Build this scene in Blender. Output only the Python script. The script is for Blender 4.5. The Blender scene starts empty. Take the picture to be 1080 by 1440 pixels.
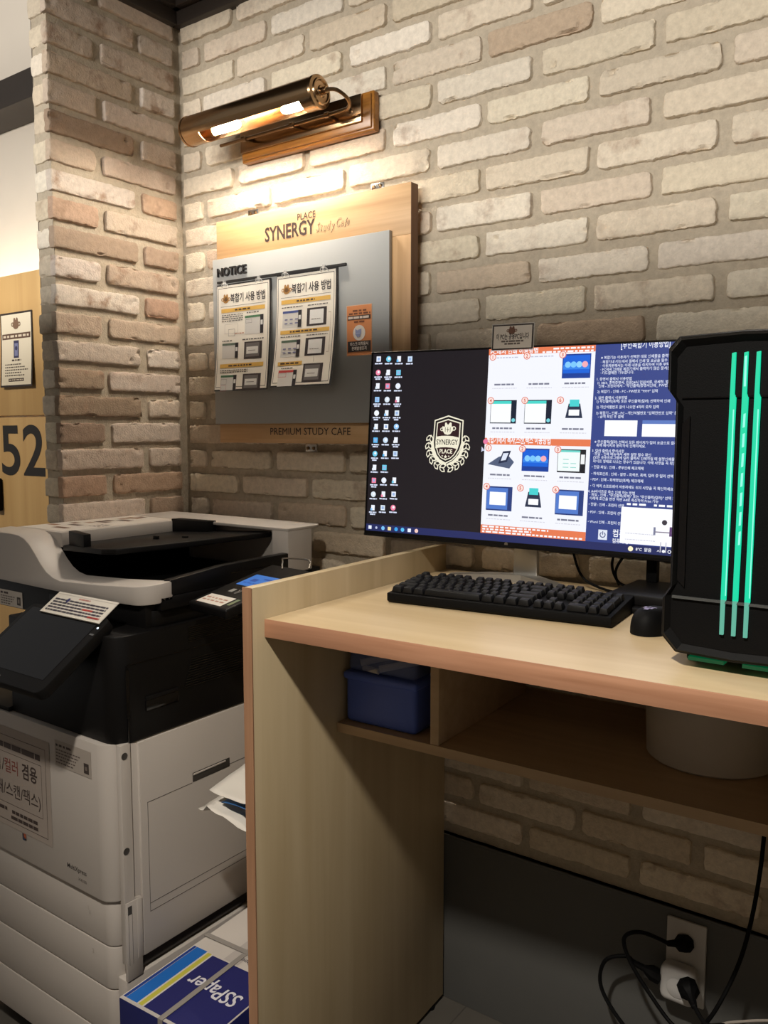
import bpy, bmesh, math, random
import numpy as np
from mathutils import Vector, Matrix, noise

random.seed(7)
SC = bpy.context.scene
COL = SC.collection
PI = math.pi

# ------------------------------------------------------------------ camera
YAW, PITCH, ROLL, FPX = -0.625723, -0.095891, 0.0, 1175.0
CAM = Vector((1.98945, -1.72530, 1.441))
FW = Vector((math.sin(YAW)*math.cos(PITCH), math.cos(YAW)*math.cos(PITCH), math.sin(PITCH)))
RT = Vector((math.cos(YAW), -math.sin(YAW), 0))
UP = RT.cross(FW)
cam_d = bpy.data.cameras.new('camera')
cam = bpy.data.objects.new('camera', cam_d); COL.objects.link(cam)
M = Matrix((RT, UP, -FW)).transposed().to_4x4(); M.translation = CAM
cam.matrix_world = M
cam_d.sensor_fit = 'VERTICAL'; cam_d.sensor_height = 24.0
cam_d.lens = FPX/1440*24.0; cam_d.clip_start = 0.02
SC.camera = cam

# ------------------------------------------------------------------ world, lights, exposure
SC.view_settings.view_transform = 'Standard'; SC.view_settings.look = 'None'
SC.view_settings.exposure = 0.0; SC.view_settings.gamma = 1.0; SC.view_settings.use_curve_mapping = False
try:
    SC.cycles.use_denoising = True
    SC.cycles.max_bounces = 8
except Exception:
    pass
W = bpy.data.worlds.new('world'); SC.world = W; W.use_nodes = True
W.node_tree.nodes['Background'].inputs[0].default_value = (1.0, 0.96, 0.92, 1)
W.node_tree.nodes['Background'].inputs[1].default_value = 0.18

def light(name, kind, loc, aim, energy, color, **kw):
    d = bpy.data.lights.new(name, kind); d.energy = energy; d.color = color
    for k, v in kw.items(): setattr(d, k, v)
    o = bpy.data.objects.new(name, d); COL.objects.link(o)
    o.location = loc
    o.rotation_euler = (Vector(aim)-Vector(loc)).to_track_quat('-Z', 'Y').to_euler()
    return o
# strip light of the hall; the added partition keeps it to the upper wall
light('hall_strip_light', 'AREA', (0.8, -6.6, 2.69), (1.0, 0, 2.3), 470, (1.0, 0.95, 0.88), shape='RECTANGLE', size=5.0, size_y=0.30)
# ceiling downlight over the desk
light('ceiling_downlight', 'SPOT', (1.50, -1.82, 2.60), (1.80, -1.12, 0.0), 215, (1.0, 0.92, 0.81), spot_size=math.radians(110), spot_blend=1.0, shadow_soft_size=0.05)
light('alcove_fill_spot', 'SPOT', (-1.3, -1.6, 2.60), (-1.05, 0.0, 1.25), 95, (1.0, 0.90, 0.76), spot_size=math.radians(70), spot_blend=1.0, shadow_soft_size=0.10)  # fill spot added to brighten the timber panel; no lamp is known there

# ------------------------------------------------------------------ helpers
def s2l(c):
    return tuple((x/12.92 if x <= 0.04045 else ((x+0.055)/1.055)**2.4) for x in c)
def rgb(r, g, b): return s2l((r/255, g/255, b/255))

MATS = {}
def mat(name, color, rough=0.5, metal=0.0, emit=None, estr=1.0, noise_scale=0, noise_amt=0.06, bump=0.0, bump_scale=200, spec=None, alpha=1.0, trans=0.0, coat=0.0, stretch=(1, 1, 1)):
    if name in MATS: return MATS[name]
    m = bpy.data.materials.new(name); m.use_nodes = True
    nt = m.node_tree; b = nt.nodes['Principled BSDF']
    b.inputs['Base Color'].default_value = (*color, 1); b.inputs['Roughness'].default_value = rough
    b.inputs['Metallic'].default_value = metal
    if spec is not None: b.inputs['Specular IOR Level'].default_value = spec
    if trans: b.inputs['Transmission Weight'].default_value = trans
    if coat: b.inputs['Coat Weight'].default_value = coat
    if alpha < 1: b.inputs['Alpha'].default_value = alpha
    if emit is not None:
        b.inputs['Emission Color'].default_value = (*emit, 1); b.inputs['Emission Strength'].default_value = estr
    if noise_scale or bump:
        tc = nt.nodes.new('ShaderNodeTexCoord'); mp = nt.nodes.new('ShaderNodeMapping'); mp.inputs['Scale'].default_value = stretch
        nt.links.new(tc.outputs['Object'], mp.inputs['Vector'])
    if noise_scale:
        n = nt.nodes.new('ShaderNodeTexNoise'); n.inputs['Scale'].default_value = noise_scale; n.inputs['Detail'].default_value = 4
        nt.links.new(mp.outputs[0], n.inputs['Vector'])
        r = nt.nodes.new('ShaderNodeMix'); r.data_type = 'RGBA'
        r.inputs[6].default_value = (*[max(0, c*(1-noise_amt)) for c in color], 1); r.inputs[7].default_value = (*[min(1, c*(1+noise_amt)) for c in color], 1)
        nt.links.new(n.outputs['Fac'], r.inputs[0]); nt.links.new(r.outputs[2], b.inputs['Base Color'])
    if bump:
        n2 = nt.nodes.new('ShaderNodeTexNoise'); n2.inputs['Scale'].default_value = bump_scale; n2.inputs['Detail'].default_value = 3
        nt.links.new(mp.outputs[0], n2.inputs['Vector'])
        bp = nt.nodes.new('ShaderNodeBump'); bp.inputs['Strength'].default_value = bump; bp.inputs['Distance'].default_value = 0.002
        nt.links.new(n2.outputs['Fac'], bp.inputs['Height']); nt.links.new(bp.outputs[0], b.inputs['Normal'])
    MATS[name] = m
    return m

def wood(name, c0, c1, rough=0.42, axis=0, scale=1.0, grain=1.0):
    m = bpy.data.materials.new(name); m.use_nodes = True; nt = m.node_tree; b = nt.nodes['Principled BSDF']
    tc = nt.nodes.new('ShaderNodeTexCoord'); mp = nt.nodes.new('ShaderNodeMapping')
    sc = [26*scale]*3; sc[axis] = 1.6*scale; mp.inputs['Scale'].default_value = sc
    nt.links.new(tc.outputs['Object'], mp.inputs['Vector'])
    n = nt.nodes.new('ShaderNodeTexNoise'); n.inputs['Scale'].default_value = 1.0; n.inputs['Detail'].default_value = 6; n.inputs['Distortion'].default_value = 0.6
    nt.links.new(mp.outputs[0], n.inputs['Vector'])
    mp2 = nt.nodes.new('ShaderNodeMapping'); sc2 = [110*scale]*3; sc2[axis] = 4*scale; mp2.inputs['Scale'].default_value = sc2
    nt.links.new(tc.outputs['Object'], mp2.inputs['Vector'])
    n2 = nt.nodes.new('ShaderNodeTexNoise'); n2.inputs['Scale'].default_value = 1.0; n2.inputs['Detail'].default_value = 3
    nt.links.new(mp2.outputs[0], n2.inputs['Vector'])
    ad = nt.nodes.new('ShaderNodeMath'); ad.operation = 'MULTIPLY_ADD'; ad.inputs[1].default_value = 0.45*grain
    nt.links.new(n2.outputs['Fac'], ad.inputs[0]); nt.links.new(n.outputs['Fac'], ad.inputs[2])
    r = nt.nodes.new('ShaderNodeValToRGB'); r.color_ramp.elements[0].position = 0.45; r.color_ramp.elements[1].position = 0.95
    r.color_ramp.elements[0].color = (*c0, 1); r.color_ramp.elements[1].color = (*c1, 1)
    nt.links.new(ad.outputs[0], r.inputs[0]); nt.links.new(r.outputs[0], b.inputs['Base Color'])
    b.inputs['Roughness'].default_value = rough
    MATS[name] = m
    return m

def ink(c, em=0.0, rough=0.55):
    """flat printed (or lit, em>0) colour, c in 0-255"""
    key = 'ink_%d_%d_%d_%d' % (*[int(x) for x in c], int(em*100))
    if key in MATS: return MATS[key]
    col = rgb(*c)
    if em > 0: return mat(key, (0.01, 0.01, 0.01), rough=0.35, emit=col, estr=em)
    return mat(key, col, rough=rough)

class Thing: pass
ROOTM = {}
def thing(name, label, cat, loc=(0, 0, 0), rot=0.0, group=None):
    o = bpy.data.objects.new(name, None); COL.objects.link(o); o.empty_display_size = 0.05
    o.location = loc; o.rotation_euler = (0, 0, rot)
    o['label'] = label; o['category'] = cat
    if group: o['group'] = group
    ROOTM[o] = Matrix.Translation(loc) @ Matrix.Rotation(rot, 4, 'Z')
    return o

def smooth_angle(me, deg=35):
    me.polygons.foreach_set('use_smooth', [True]*len(me.polygons))
    try: me.set_sharp_from_angle(angle=math.radians(deg))
    except Exception: pass

def link(name, me, parent=None, world=True, flat=False):
    """link a mesh as one object; world: mesh verts are world coordinates and get moved into the parent's frame"""
    if not flat: smooth_angle(me)
    o = bpy.data.objects.new(name, me); COL.objects.link(o)
    if parent is not None:
        o.parent = parent
        root = parent
        while root not in ROOTM: root = root.parent
        if world: me.transform(ROOTM[root].inverted())
    return o
def tag(o, label, cat, group=None, kind=None):
    o['label'] = label; o['category'] = cat
    if group: o['group'] = group
    if kind: o['kind'] = kind
    return o
def base_origin(o):
    """put a single-mesh thing's origin at the middle of its base"""
    vs = [v.co for v in o.data.vertices]
    lo = Vector([min(v[i] for v in vs) for i in range(3)]); hi = Vector([max(v[i] for v in vs) for i in range(3)])
    c = Vector(((lo.x+hi.x)/2, (lo.y+hi.y)/2, lo.z))
    o.data.transform(Matrix.Translation(-c)); o.location = c
    return o
def struct(name, me):
    o = link(name, me); o['kind'] = 'structure'; return o

class MB:
    """collects shapes with materials into ONE mesh"""
    def __init__(s): s.bm = bmesh.new(); s.mats = []
    def mi(s, m):
        if m not in s.mats: s.mats.append(m)
        return s.mats.index(m)
    def add(s, verts, faces, m, mtx=None):
        i = s.mi(m); vs = [s.bm.verts.new(mtx @ Vector(v) if mtx else Vector(v)) for v in verts]
        for f in faces:
            try: fc = s.bm.faces.new([vs[k] for k in f]); fc.material_index = i
            except ValueError: pass
        return vs
    def box(s, x0, x1, y0, y1, z0, z1, m, bev=0.0, seg=2, mtx=None, taper=None):
        b = bmesh.new()
        P = [(x, y, z) for z in (z0, z1) for y in (y0, y1) for x in (x0, x1)]
        vs = [b.verts.new(p) for p in P]
        for f in [(0, 2, 3, 1), (4, 5, 7, 6), (0, 1, 5, 4), (2, 6, 7, 3), (0, 4, 6, 2), (1, 3, 7, 5)]: b.faces.new([vs[k] for k in f])
        if taper:
            cx, cy = (x0+x1)/2, (y0+y1)/2
            for v in vs[4:]: v.co.x = cx+(v.co.x-cx)*taper; v.co.y = cy+(v.co.y-cy)*taper
        if bev > 0: bmesh.ops.bevel(b, geom=list(b.edges), offset=bev, segments=seg, profile=0.5, affect='EDGES')
        s.merge(b, m, mtx)
    def merge(s, b, m, mtx=None):
        i = s.mi(m); b.verts.index_update()
        vs = [s.bm.verts.new(mtx @ v.co if mtx else v.co) for v in b.verts]
        for f in b.faces:
            try: fc = s.bm.faces.new([vs[v.index] for v in f.verts]); fc.material_index = i
            except ValueError: pass
        b.free()
    def prism(s, pts, axis, a0, a1, m, bev=0.0, seg=2, mtx=None):
        """extrude a 2D outline along an axis; pts are the other two coordinates in order"""
        def mk(p, a):
            if axis == 'x': return (a, p[0], p[1])
            if axis == 'y': return (p[0], a, p[1])
            return (p[0], p[1], a)
        b = bmesh.new(); n = len(pts)
        A = [b.verts.new(mk(p, a0)) for p in pts]; B = [b.verts.new(mk(p, a1)) for p in pts]
        b.faces.new(A); b.faces.new(B[::-1])
        for k in range(n): b.faces.new((A[k], A[(k+1) % n], B[(k+1) % n], B[k]))
        bmesh.ops.recalc_face_normals(b, faces=list(b.faces))
        if bev > 0:
            es = [e for e in b.edges if e.calc_face_angle(0) > 0.45]
            bmesh.ops.bevel(b, geom=es, offset=bev, segments=seg, profile=0.5, affect='EDGES')
        s.merge(b, m, mtx)
    def lathe(s, prof, m, seg=32, mtx=None, a0=0.0, a1=2*PI):
        """prof: (radius, z) along local Z"""
        full = abs(a1-a0-2*PI) < 1e-6; n = seg if full else seg+1
        vs, fs = [], []
        for r, z in prof:
            for k in range(n):
                a = a0+(a1-a0)*k/seg; vs.append((r*math.cos(a), r*math.sin(a), z))
        for i in range(len(prof)-1):
            for k in range(seg):
                k2 = (k+1) % n if full else k+1
                fs.append((i*n+k, i*n+k2, (i+1)*n+k2, (i+1)*n+k))
        s.add(vs, fs, m, mtx)
    def tube(s, pts, r, m, seg=10, smooth=True, mtx=None, caps=True):
        P = [Vector(p) for p in pts]
        if smooth: P = catmull(P, 8)
        n = len(P); rs = r if isinstance(r, (list, tuple)) else [r]*n
        if len(rs) != n: rs = [np.interp(k/(n-1), np.linspace(0, 1, len(rs)), rs) for k in range(n)]
        vs, fs = [], []; nrm = None
        for k in range(n):
            t = (P[min(k+1, n-1)]-P[max(k-1, 0)]).normalized()
            if nrm is None: nrm = t.orthogonal().normalized()
            nrm = (nrm-t*nrm.dot(t)).normalized(); bn = t.cross(nrm)
            for j in range(seg):
                a = 2*PI*j/seg; vs.append(P[k]+nrm*math.cos(a)*rs[k]+bn*math.sin(a)*rs[k])
        for k in range(n-1):
            for j in range(seg): fs.append((k*seg+j, k*seg+(j+1) % seg, (k+1)*seg+(j+1) % seg, (k+1)*seg+j))
        if caps: fs += [tuple(range(seg))[::-1], tuple((n-1)*seg+j for j in range(seg))]
        s.add(vs, fs, m, mtx)
    def mesh(s, name, recalc=True):
        if recalc: bmesh.ops.recalc_face_normals(s.bm, faces=list(s.bm.faces))
        me = bpy.data.meshes.new(name); s.bm.to_mesh(me); s.bm.free()
        for m in s.mats: me.materials.append(m)
        return me
    def build(s, name, parent=None, world=True, recalc=True): return link(name, s.mesh(name, recalc), parent, world)

def catmull(P, n):
    out = []
    for i in range(len(P)-1):
        p0, p1, p2, p3 = P[max(i-1, 0)], P[i], P[i+1], P[min(i+2, len(P)-1)]
        for k in range(n):
            t = k/n; out.append(0.5*((2*p1)+(p2-p0)*t+(2*p0-5*p1+4*p2-p3)*t*t+(3*p1-p0-3*p2+p3)*t**3))
    out.append(P[-1].copy()); return out

# ---- text: glyph outlines as flat triangles in (u, v)
TXT = {}
def text_geo(st, shear=0.0, off=0.0, res=2):
    k = (st, shear, off, res)
    if k in TXT: return TXT[k]
    c = bpy.data.curves.new('t', 'FONT'); c.body = st; c.size = 1.0; c.shear = shear; c.offset = off; c.resolution_u = res
    o = bpy.data.objects.new('t', c); COL.objects.link(o)
    bpy.context.view_layer.update()
    dg = bpy.context.evaluated_depsgraph_get()
    me = bpy.data.meshes.new_from_object(o.evaluated_get(dg))
    vs = [(v.co.x, v.co.y) for v in me.vertices]; fs = [tuple(p.vertices) for p in me.polygons]
    bpy.data.objects.remove(o); bpy.data.curves.remove(c); bpy.data.meshes.remove(me)
    TXT[k] = (vs, fs); return TXT[k]

class Flat:
    """a printed or lit sheet: colour patches stacked in thin layers over a mapping (u, v, w) -> point"""
    def __init__(s, fn, em=0.0, dw=0.0003, bend=False): s.bend = bend; s.fn = fn; s.em = em; s.dw = dw; s.V = []; s.F = []; s.I = []; s.mats = []
    def _mi(s, c):
        m = ink(c, s.em) if not isinstance(c, bpy.types.Material) else c
        if m not in s.mats: s.mats.append(m)
        return s.mats.index(m)
    def raw(s, vs, fs, c, L):
        n = len(s.V); i = s._mi(c)
        s.V += [s.fn(u, v, L*s.dw) for u, v in vs]; s.F += [tuple(n+k for k in f) for f in fs]; s.I += [i]*len(fs)
    def poly(s, pts, c, L=1): s.raw(pts, [tuple(range(len(pts)))], c, L)
    def rect(s, u0, v0, u1, v1, c, L=1, n=1):
        n = max(n, int(abs(v1-v0)/0.012)+1) if s.bend else 1
        vs, fs = [], []
        for k in range(n+1):
            v = v0+(v1-v0)*k/n; vs += [(u0, v), (u1, v)]
        for k in range(n): fs.append((2*k, 2*k+1, 2*k+3, 2*k+2))
        s.raw(vs, fs, c, L)
    def frame(s, u0, v0, u1, v1, t, c, L=1, n=1):
        s.rect(u0, v0, u0+t, v1, c, L, n); s.rect(u1-t, v0, u1, v1, c, L, n); s.rect(u0+t, v0, u1-t, v0+t, c, L); s.rect(u0+t, v1-t, u1-t, v1, c, L)
    def disc(s, u, v, r, c, L=1, n=20, ry=None): s.poly([(u+r*math.cos(2*PI*k/n), v+(ry or r)*math.sin(2*PI*k/n)) for k in range(n)], c, L)
    def ring(s, u, v, r, t, c, L=1, n=24, a0=0, a1=2*PI):
        vs, fs = [], []
        for k in range(n+1):
            a = a0+(a1-a0)*k/n
            vs += [(u+r*math.cos(a), v+r*math.sin(a)), (u+(r-t)*math.cos(a), v+(r-t)*math.sin(a))]
        for k in range(n): fs.append((2*k, 2*k+1, 2*k+3, 2*k+2))
        s.raw(vs, fs, c, L)
    def text(s, st, u, v, h, c, L=2, align='l', wid=None, off=0.0, shear=0.0, res=2, xs=1.0):
        """h is the cap height; wid stretches the line to that width"""
        vs, fs = text_geo(st, shear, off, res)
        if not vs: return
        x0 = min(p[0] for p in vs); x1 = max(p[0] for p in vs)
        k = h/0.70; kx = k*xs
        if wid: kx = wid/(x1-x0)
        sh = {'l': -x0, 'c': -(x0+x1)/2, 'r': -x1}[align]
        s.raw([(u+(p[0]+sh)*kx, v+p[1]*k) for p in vs], fs, c, L)
    def words(s, u0, u1, v, h, c, L=2, rnd=None, gap=0.9):
        """a line of print too small to read: word-length dashes"""
        r = rnd or random; u = u0
        while u < u1-h*0.5:
            w = h*r.uniform(1.4, 4.0); w = min(w, u1-u)
            s.rect(u, v, u+w, v+h, c, L); u += w+h*gap
    def build(s, name, parent=None):
        me = bpy.data.meshes.new(name); me.from_pydata([tuple(v) for v in s.V], [], s.F)
        for m in s.mats: me.materials.append(m)
        me.polygons.foreach_set('material_index', s.I); me.update()
        return link(name, me, parent, flat=True)

def ray(px, py): return FW+RT*((px-540)/FPX)-UP*((py-720)/FPX)
def on_y(px, py, y):
    d = ray(px, py); t = (y-CAM.y)/d.y; return CAM+d*t
def on_x(px, py, x):
    d = ray(px, py); t = (x-CAM.x)/d.x; return CAM+d*t
def on_plane(px, py, p, n):
    d = ray(px, py); t = (Vector(p)-CAM).dot(n)/d.dot(n); return CAM+d*t

# ------------------------------------------------------------------ materials
def brick_material(name, mortar=False):
    m = bpy.data.materials.new(name); m.use_nodes = True; nt = m.node_tree; b = nt.nodes['Principled BSDF']; L = nt.links
    tc = nt.nodes.new('ShaderNodeTexCoord')
    def nz(scale, det=4, rough=0.55):
        n = nt.nodes.new('ShaderNodeTexNoise'); n.inputs['Scale'].default_value = scale; n.inputs['Detail'].default_value = det; n.inputs['Roughness'].default_value = rough
        L.new(tc.outputs['Object'], n.inputs['Vector']); return n.outputs['Fac']
    at = nt.nodes.new('ShaderNodeAttribute'); at.attribute_name = 'tint'
    # blotches of bare clay through the limewash
    rp = nt.nodes.new('ShaderNodeMapRange'); rp.inputs[1].default_value = 0.53; rp.inputs[2].default_value = 0.68
    L.new(nz(16, 5, 0.6), rp.inputs[0])
    ml = nt.nodes.new('ShaderNodeMath'); ml.operation = 'MULTIPLY'; L.new(rp.outputs[0], ml.inputs[0]); L.new(at.outputs['Alpha'], ml.inputs[1])
    mx = nt.nodes.new('ShaderNodeMix'); mx.data_type = 'RGBA'; L.new(ml.outputs[0], mx.inputs[0]); L.new(at.outputs['Color'], mx.inputs[6])
    mx.inputs[7].default_value = (*rgb(160, 134, 114), 1)
    # fine mottling
    fr = nt.nodes.new('ShaderNodeMapRange'); fr.inputs[1].default_value = 0.3; fr.inputs[2].default_value = 0.7; fr.inputs[3].default_value = 0.86; fr.inputs[4].default_value = 1.10
    L.new(nz(70, 5, 0.65), fr.inputs[0])
    m2 = nt.nodes.new('ShaderNodeMix'); m2.data_type = 'RGBA'; m2.blend_type = 'MULTIPLY'; m2.inputs[0].default_value = 1
    L.new(mx.outputs[2], m2.inputs[6]); L.new(fr.outputs[0], m2.inputs[7])
    L.new(m2.outputs[2], b.inputs['Base Color']); b.inputs['Roughness'].default_value = 0.9; b.inputs['Specular IOR Level'].default_value = 0.2
    bp = nt.nodes.new('ShaderNodeBump'); bp.inputs['Strength'].default_value = 0.55; bp.inputs['Distance'].default_value = 0.004
    ad = nt.nodes.new('ShaderNodeMath'); ad.operation = 'ADD'; L.new(nz(45, 6, 0.6), ad.inputs[0]); L.new(nz(220, 3), ad.inputs[1])
    L.new(ad.outputs[0], bp.inputs['Height']); L.new(bp.outputs[0], b.inputs['Normal'])
    return m
M_BRICK = brick_material('limewashed_brick')
M_PLASTIC_BLACK = mat('black_plastic', rgb(19, 18, 18), rough=0.42, spec=0.2, bump=0.12, bump_scale=900)
M_BLACK_MATTE = mat('matte_black_plastic', rgb(11, 11, 12), rough=0.6, spec=0.12, bump=0.15, bump_scale=700)
M_BLACK_GLOSS = mat('glossy_black', rgb(14, 14, 16), rough=0.12)
M_WHITE_PLASTIC = mat('warm_white_plastic', rgb(194, 186, 178), rough=0.45, noise_scale=4, noise_amt=0.03, bump=0.06, bump_scale=1200)
M_GREY_PLASTIC = mat('grey_gap', rgb(70, 66, 62), rough=0.6)
M_MAPLE = wood('maple_laminate', rgb(204, 180, 140), rgb(226, 205, 170), rough=0.33, axis=0, scale=0.5, grain=0.5)
M_MAPLE_V = wood('maple_laminate_upright', rgb(188, 168, 132), rgb(208, 190, 156), rough=0.42, axis=2, scale=0.6, grain=0.5)
M_EDGE = wood('reddish_wood_edging', rgb(158, 112, 84), rgb(190, 142, 112), rough=0.5, axis=0, scale=1.2)
M_EDGE_V = wood('reddish_wood_edging_upright', rgb(150, 110, 82), rgb(182, 140, 108), rough=0.5, axis=2, scale=1.2)
M_SHELF = wood('maple_shelf', rgb(176, 148, 114), rgb(200, 172, 136), rough=0.5, axis=0, scale=0.6)
M_OAK = wood('oak_board', rgb(190, 146, 98), rgb(222, 182, 134), rough=0.5, axis=0, scale=0.9)
M_OAK_V = wood('oak_board_upright', rgb(190, 146, 98), rgb(222, 182, 134), rough=0.5, axis=2, scale=0.9)
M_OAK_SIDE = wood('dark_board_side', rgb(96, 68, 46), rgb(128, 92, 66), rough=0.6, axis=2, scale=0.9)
M_LAMPWOOD = wood('varnished_wood', rgb(112, 70, 26), rgb(176, 118, 48), rough=0.28, axis=0, scale=2.0)
M_PANELWOOD = wood('pale_wood_panel', rgb(186, 150, 96), rgb(208, 174, 118), rough=0.5, axis=2, scale=0.5, grain=0.4)
M_GREYBOARD = mat('grey_sign_panel', rgb(166, 167, 165), rough=0.4, noise_scale=3, noise_amt=0.03)
M_BRASS = mat('antique_brass', rgb(172, 142, 108), rough=0.22, metal=1.0, noise_scale=2.0, noise_amt=0.12, stretch=(1, 60, 60))
M_BRASS_DARK = mat('aged_brass_fittings', rgb(120, 96, 70), rough=0.3, metal=1.0)
M_BULB = mat('lit_bulb', (1, 1, 1), emit=(1.0, 0.90, 0.76), estr=600)
M_STEEL = mat('bright_steel', rgb(190, 188, 184), rough=0.25, metal=1.0)
M_SILVER = mat('silver_stand', rgb(176, 174, 170), rough=0.32, metal=0.6)
M_DARKTRIM = mat('dark_brown_paint', rgb(52, 44, 38), rough=0.55, noise_scale=20, noise_amt=0.1)
M_FLOOR = mat('dark_grey_floor_tile', rgb(84, 80, 74), rough=0.5, noise_scale=12, noise_amt=0.15, bump=0.1, bump_scale=60)
M_WAINSCOT = mat('grey_painted_panel', rgb(88, 88, 86), rough=0.55, noise_scale=8, noise_amt=0.05, bump=0.1, bump_scale=300)
M_PLASTER = mat('pale_plaster', rgb(214, 204, 190), rough=0.9, noise_scale=10, noise_amt=0.03)
M_PAPER = mat('white_paper', rgb(228, 222, 212), rough=0.8)
M_BLUE_TUB = mat('blue_plastic', rgb(84, 108, 196), rough=0.45)
M_CLEAR = mat('clear_lid_plastic', rgb(120, 136, 190), rough=0.25, alpha=0.5)
M_CLEAR_HOOK = mat('clear_acrylic', rgb(225, 225, 222), rough=0.1, alpha=0.35)
M_TEAL = mat('teal_light_bar', (0, 0, 0), emit=rgb(20, 226, 172), estr=0.95)
M_TEAL_HOT = mat('teal_light_bar_bright', (0, 0, 0), emit=rgb(150, 255, 226), estr=1.1)
M_TEAL_DIM = mat('teal_light_bar_end', (0, 0, 0), emit=rgb(110, 196, 170), estr=0.8)
M_GREEN_GLOW = mat('green_underglow', (0, 0, 0), emit=rgb(0, 110, 64), estr=0.4)
M_LED = mat('hidden_led_tape', (1, 1, 1), emit=(1.0, 0.88, 0.70), estr=16)
M_WHITE_ELEC = mat('white_socket_plastic', rgb(196, 194, 192), rough=0.35)
M_BUCKET = mat('white_bucket_plastic', rgb(196, 188, 178), rough=0.5)
M_CHALK = mat('white_sticks', rgb(214, 208, 200), rough=0.6)

# ------------------------------------------------------------------ brick walls
PB, HB = 0.264, 0.072508       # brick pitch and course height
Z0, X0 = 2.1312, 0.7644        # a course bottom and a joint in it
BH = 0.0540
rb = random.Random(3)
CORE_TINTS = [((222, 209, 188), 6), ((216, 203, 182), 6), ((225, 214, 197), 5), ((211, 196, 174), 4), ((214, 199, 180), 3), ((206, 188, 166), 2), ((186, 165, 143), 1)]
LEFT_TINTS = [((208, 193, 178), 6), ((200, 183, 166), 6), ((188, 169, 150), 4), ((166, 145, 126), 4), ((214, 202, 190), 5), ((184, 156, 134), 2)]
class BrickWall:
    def __init__(s, fn): s.fn = fn; s.V = []; s.F = []; s.C = []
    def mortar(s, u0, u1, v0, v1, depth, step=0.012):
        nu = max(2, int((u1-u0)/step)); nv = max(2, int((v1-v0)/step)); n0 = len(s.V); t = (*rgb(182, 170, 151), 0.05)
        for j in range(nv+1):
            for i in range(nu+1):
                u = u0+(u1-u0)*i/nu; v = v0+(v1-v0)*j/nv
                w = depth+0.0022*noise.noise(Vector((u*30, v*30, 3.1)))
                s.V.append(s.fn(u, v, w)); s.C.append(t)
        for j in range(nv):
            for i in range(nu):
                a = n0+j*(nu+1)+i; s.F.append((a, a+1, a+nu+2, a+nu+1))
    def brick(s, u0, u1, v0, v1, tint, clay, depth=0.014, sq=(0, 0)):
        """irregular slip: rounded chipped corners, wavy edges; front face at w=0, back at -depth"""
        off = Vector((rb.uniform(-50, 50), rb.uniform(-50, 50), rb.uniform(-50, 50)))
        w0 = rb.uniform(-0.002, 0.0025); rot = rb.uniform(-0.004, 0.004)
        edge = [0, 0.0007, 0.0020, 0.0045, 0.009]
        def axis(L):
            mid = L-0.020; n = max(2, int(mid/0.0062)); return edge+[0.010+mid*k/n for k in range(1, n)]+[L-e for e in edge[::-1]]
        U = axis(u1-u0); V = axis(v1-v0); prof = {0: -depth-0.004, 1: -0.0040, 2: -0.0014, 3: -0.0003, 4: 0}
        nu, nv = len(U), len(V); n0 = len(s.V)
        rc = [rb.uniform(0.006, 0.017) for _ in range(4)]
        if sq[0]: rc[0] = rc[2] = 0.003
        if sq[1]: rc[1] = rc[3] = 0.003
        Lu, Lv = u1-u0, v1-v0
        for j in range(nv):
            for i in range(nu):
                u, v = U[i], V[j]
                k = min(i, nu-1-i, j, nv-1-j, 4); w = prof[k]
                # round the corners
                ci = (0 if u < Lu/2 else 1)+(0 if v < Lv/2 else 2); r = rc[ci]
                du = max(0, (r-u) if u < Lu/2 else (u-(Lu-r)))/r; dv = max(0, (r-v) if v < Lv/2 else (v-(Lv-r)))/r
                if du > 0 and dv > 0:
                    a = du*math.sqrt(1-dv*dv/2); b = dv*math.sqrt(1-du*du/2)
                    u += (-(a-du) if u < Lu/2 else (a-du))*r; v += (-(b-dv) if v < Lv/2 else (b-dv))*r
                eu = abs(u-Lu/2)/(Lu/2); ev = abs(v-Lv/2)/(Lv/2)
                nn = 0.7*noise.noise(off+Vector((u*24, v*12, 0)))+0.75*noise.noise(off+Vector((u*130, v*50, 4)))+0.5*noise.noise(off+Vector((u*260, v*90, 14)))
                n2 = noise.noise(off+Vector((u*15, v*60, 9)))+0.6*noise.noise(off+Vector((u*60, v*120, 13)))
                v += (1 if v > Lv/2 else -1)*ev**3*nn*0.0032; u += (1 if u > Lu/2 else -1)*eu**8*n2*0.0030
                v += rot*(u-Lu/2)
                if k >= 2:
                    w += 0.0016*noise.noise(off+Vector((u*26, v*40, 2)))+0.0009*noise.noise(off+Vector((u*90, v*90, 7)))
                    ch = noise.noise(off+Vector((u*30, v*60, 21)))
                    if ch > 0.30 and max(eu, ev) > 0.72: w -= 0.022*(ch-0.30)
                s.V.append(s.fn(u0+u, v0+v, w+w0)); s.C.append((*tint, clay))
        for j in range(nv-1):
            for i in range(nu-1):
                a = n0+j*nu+i; s.F.append((a, a+1, a+nu+1, a+nu))
    def build(s, name):
        me = bpy.data.meshes.new(name); me.from_pydata([tuple(v) for v in s.V], [], s.F); me.materials.append(M_BRICK)
        a = me.attributes.new('tint', 'FLOAT_COLOR', 'POINT'); a.data.foreach_set('color', np.array(s.C, 'f').ravel()); me.update()
        return me
def pick(T):
    c = rb.choices([t[0] for t in T], [t[1] for t in T])[0]
    j = rb.uniform(-7, 7); return rgb(*[max(0, min(255, x+j+rb.uniform(-1, 1))) for x in c])

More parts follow.
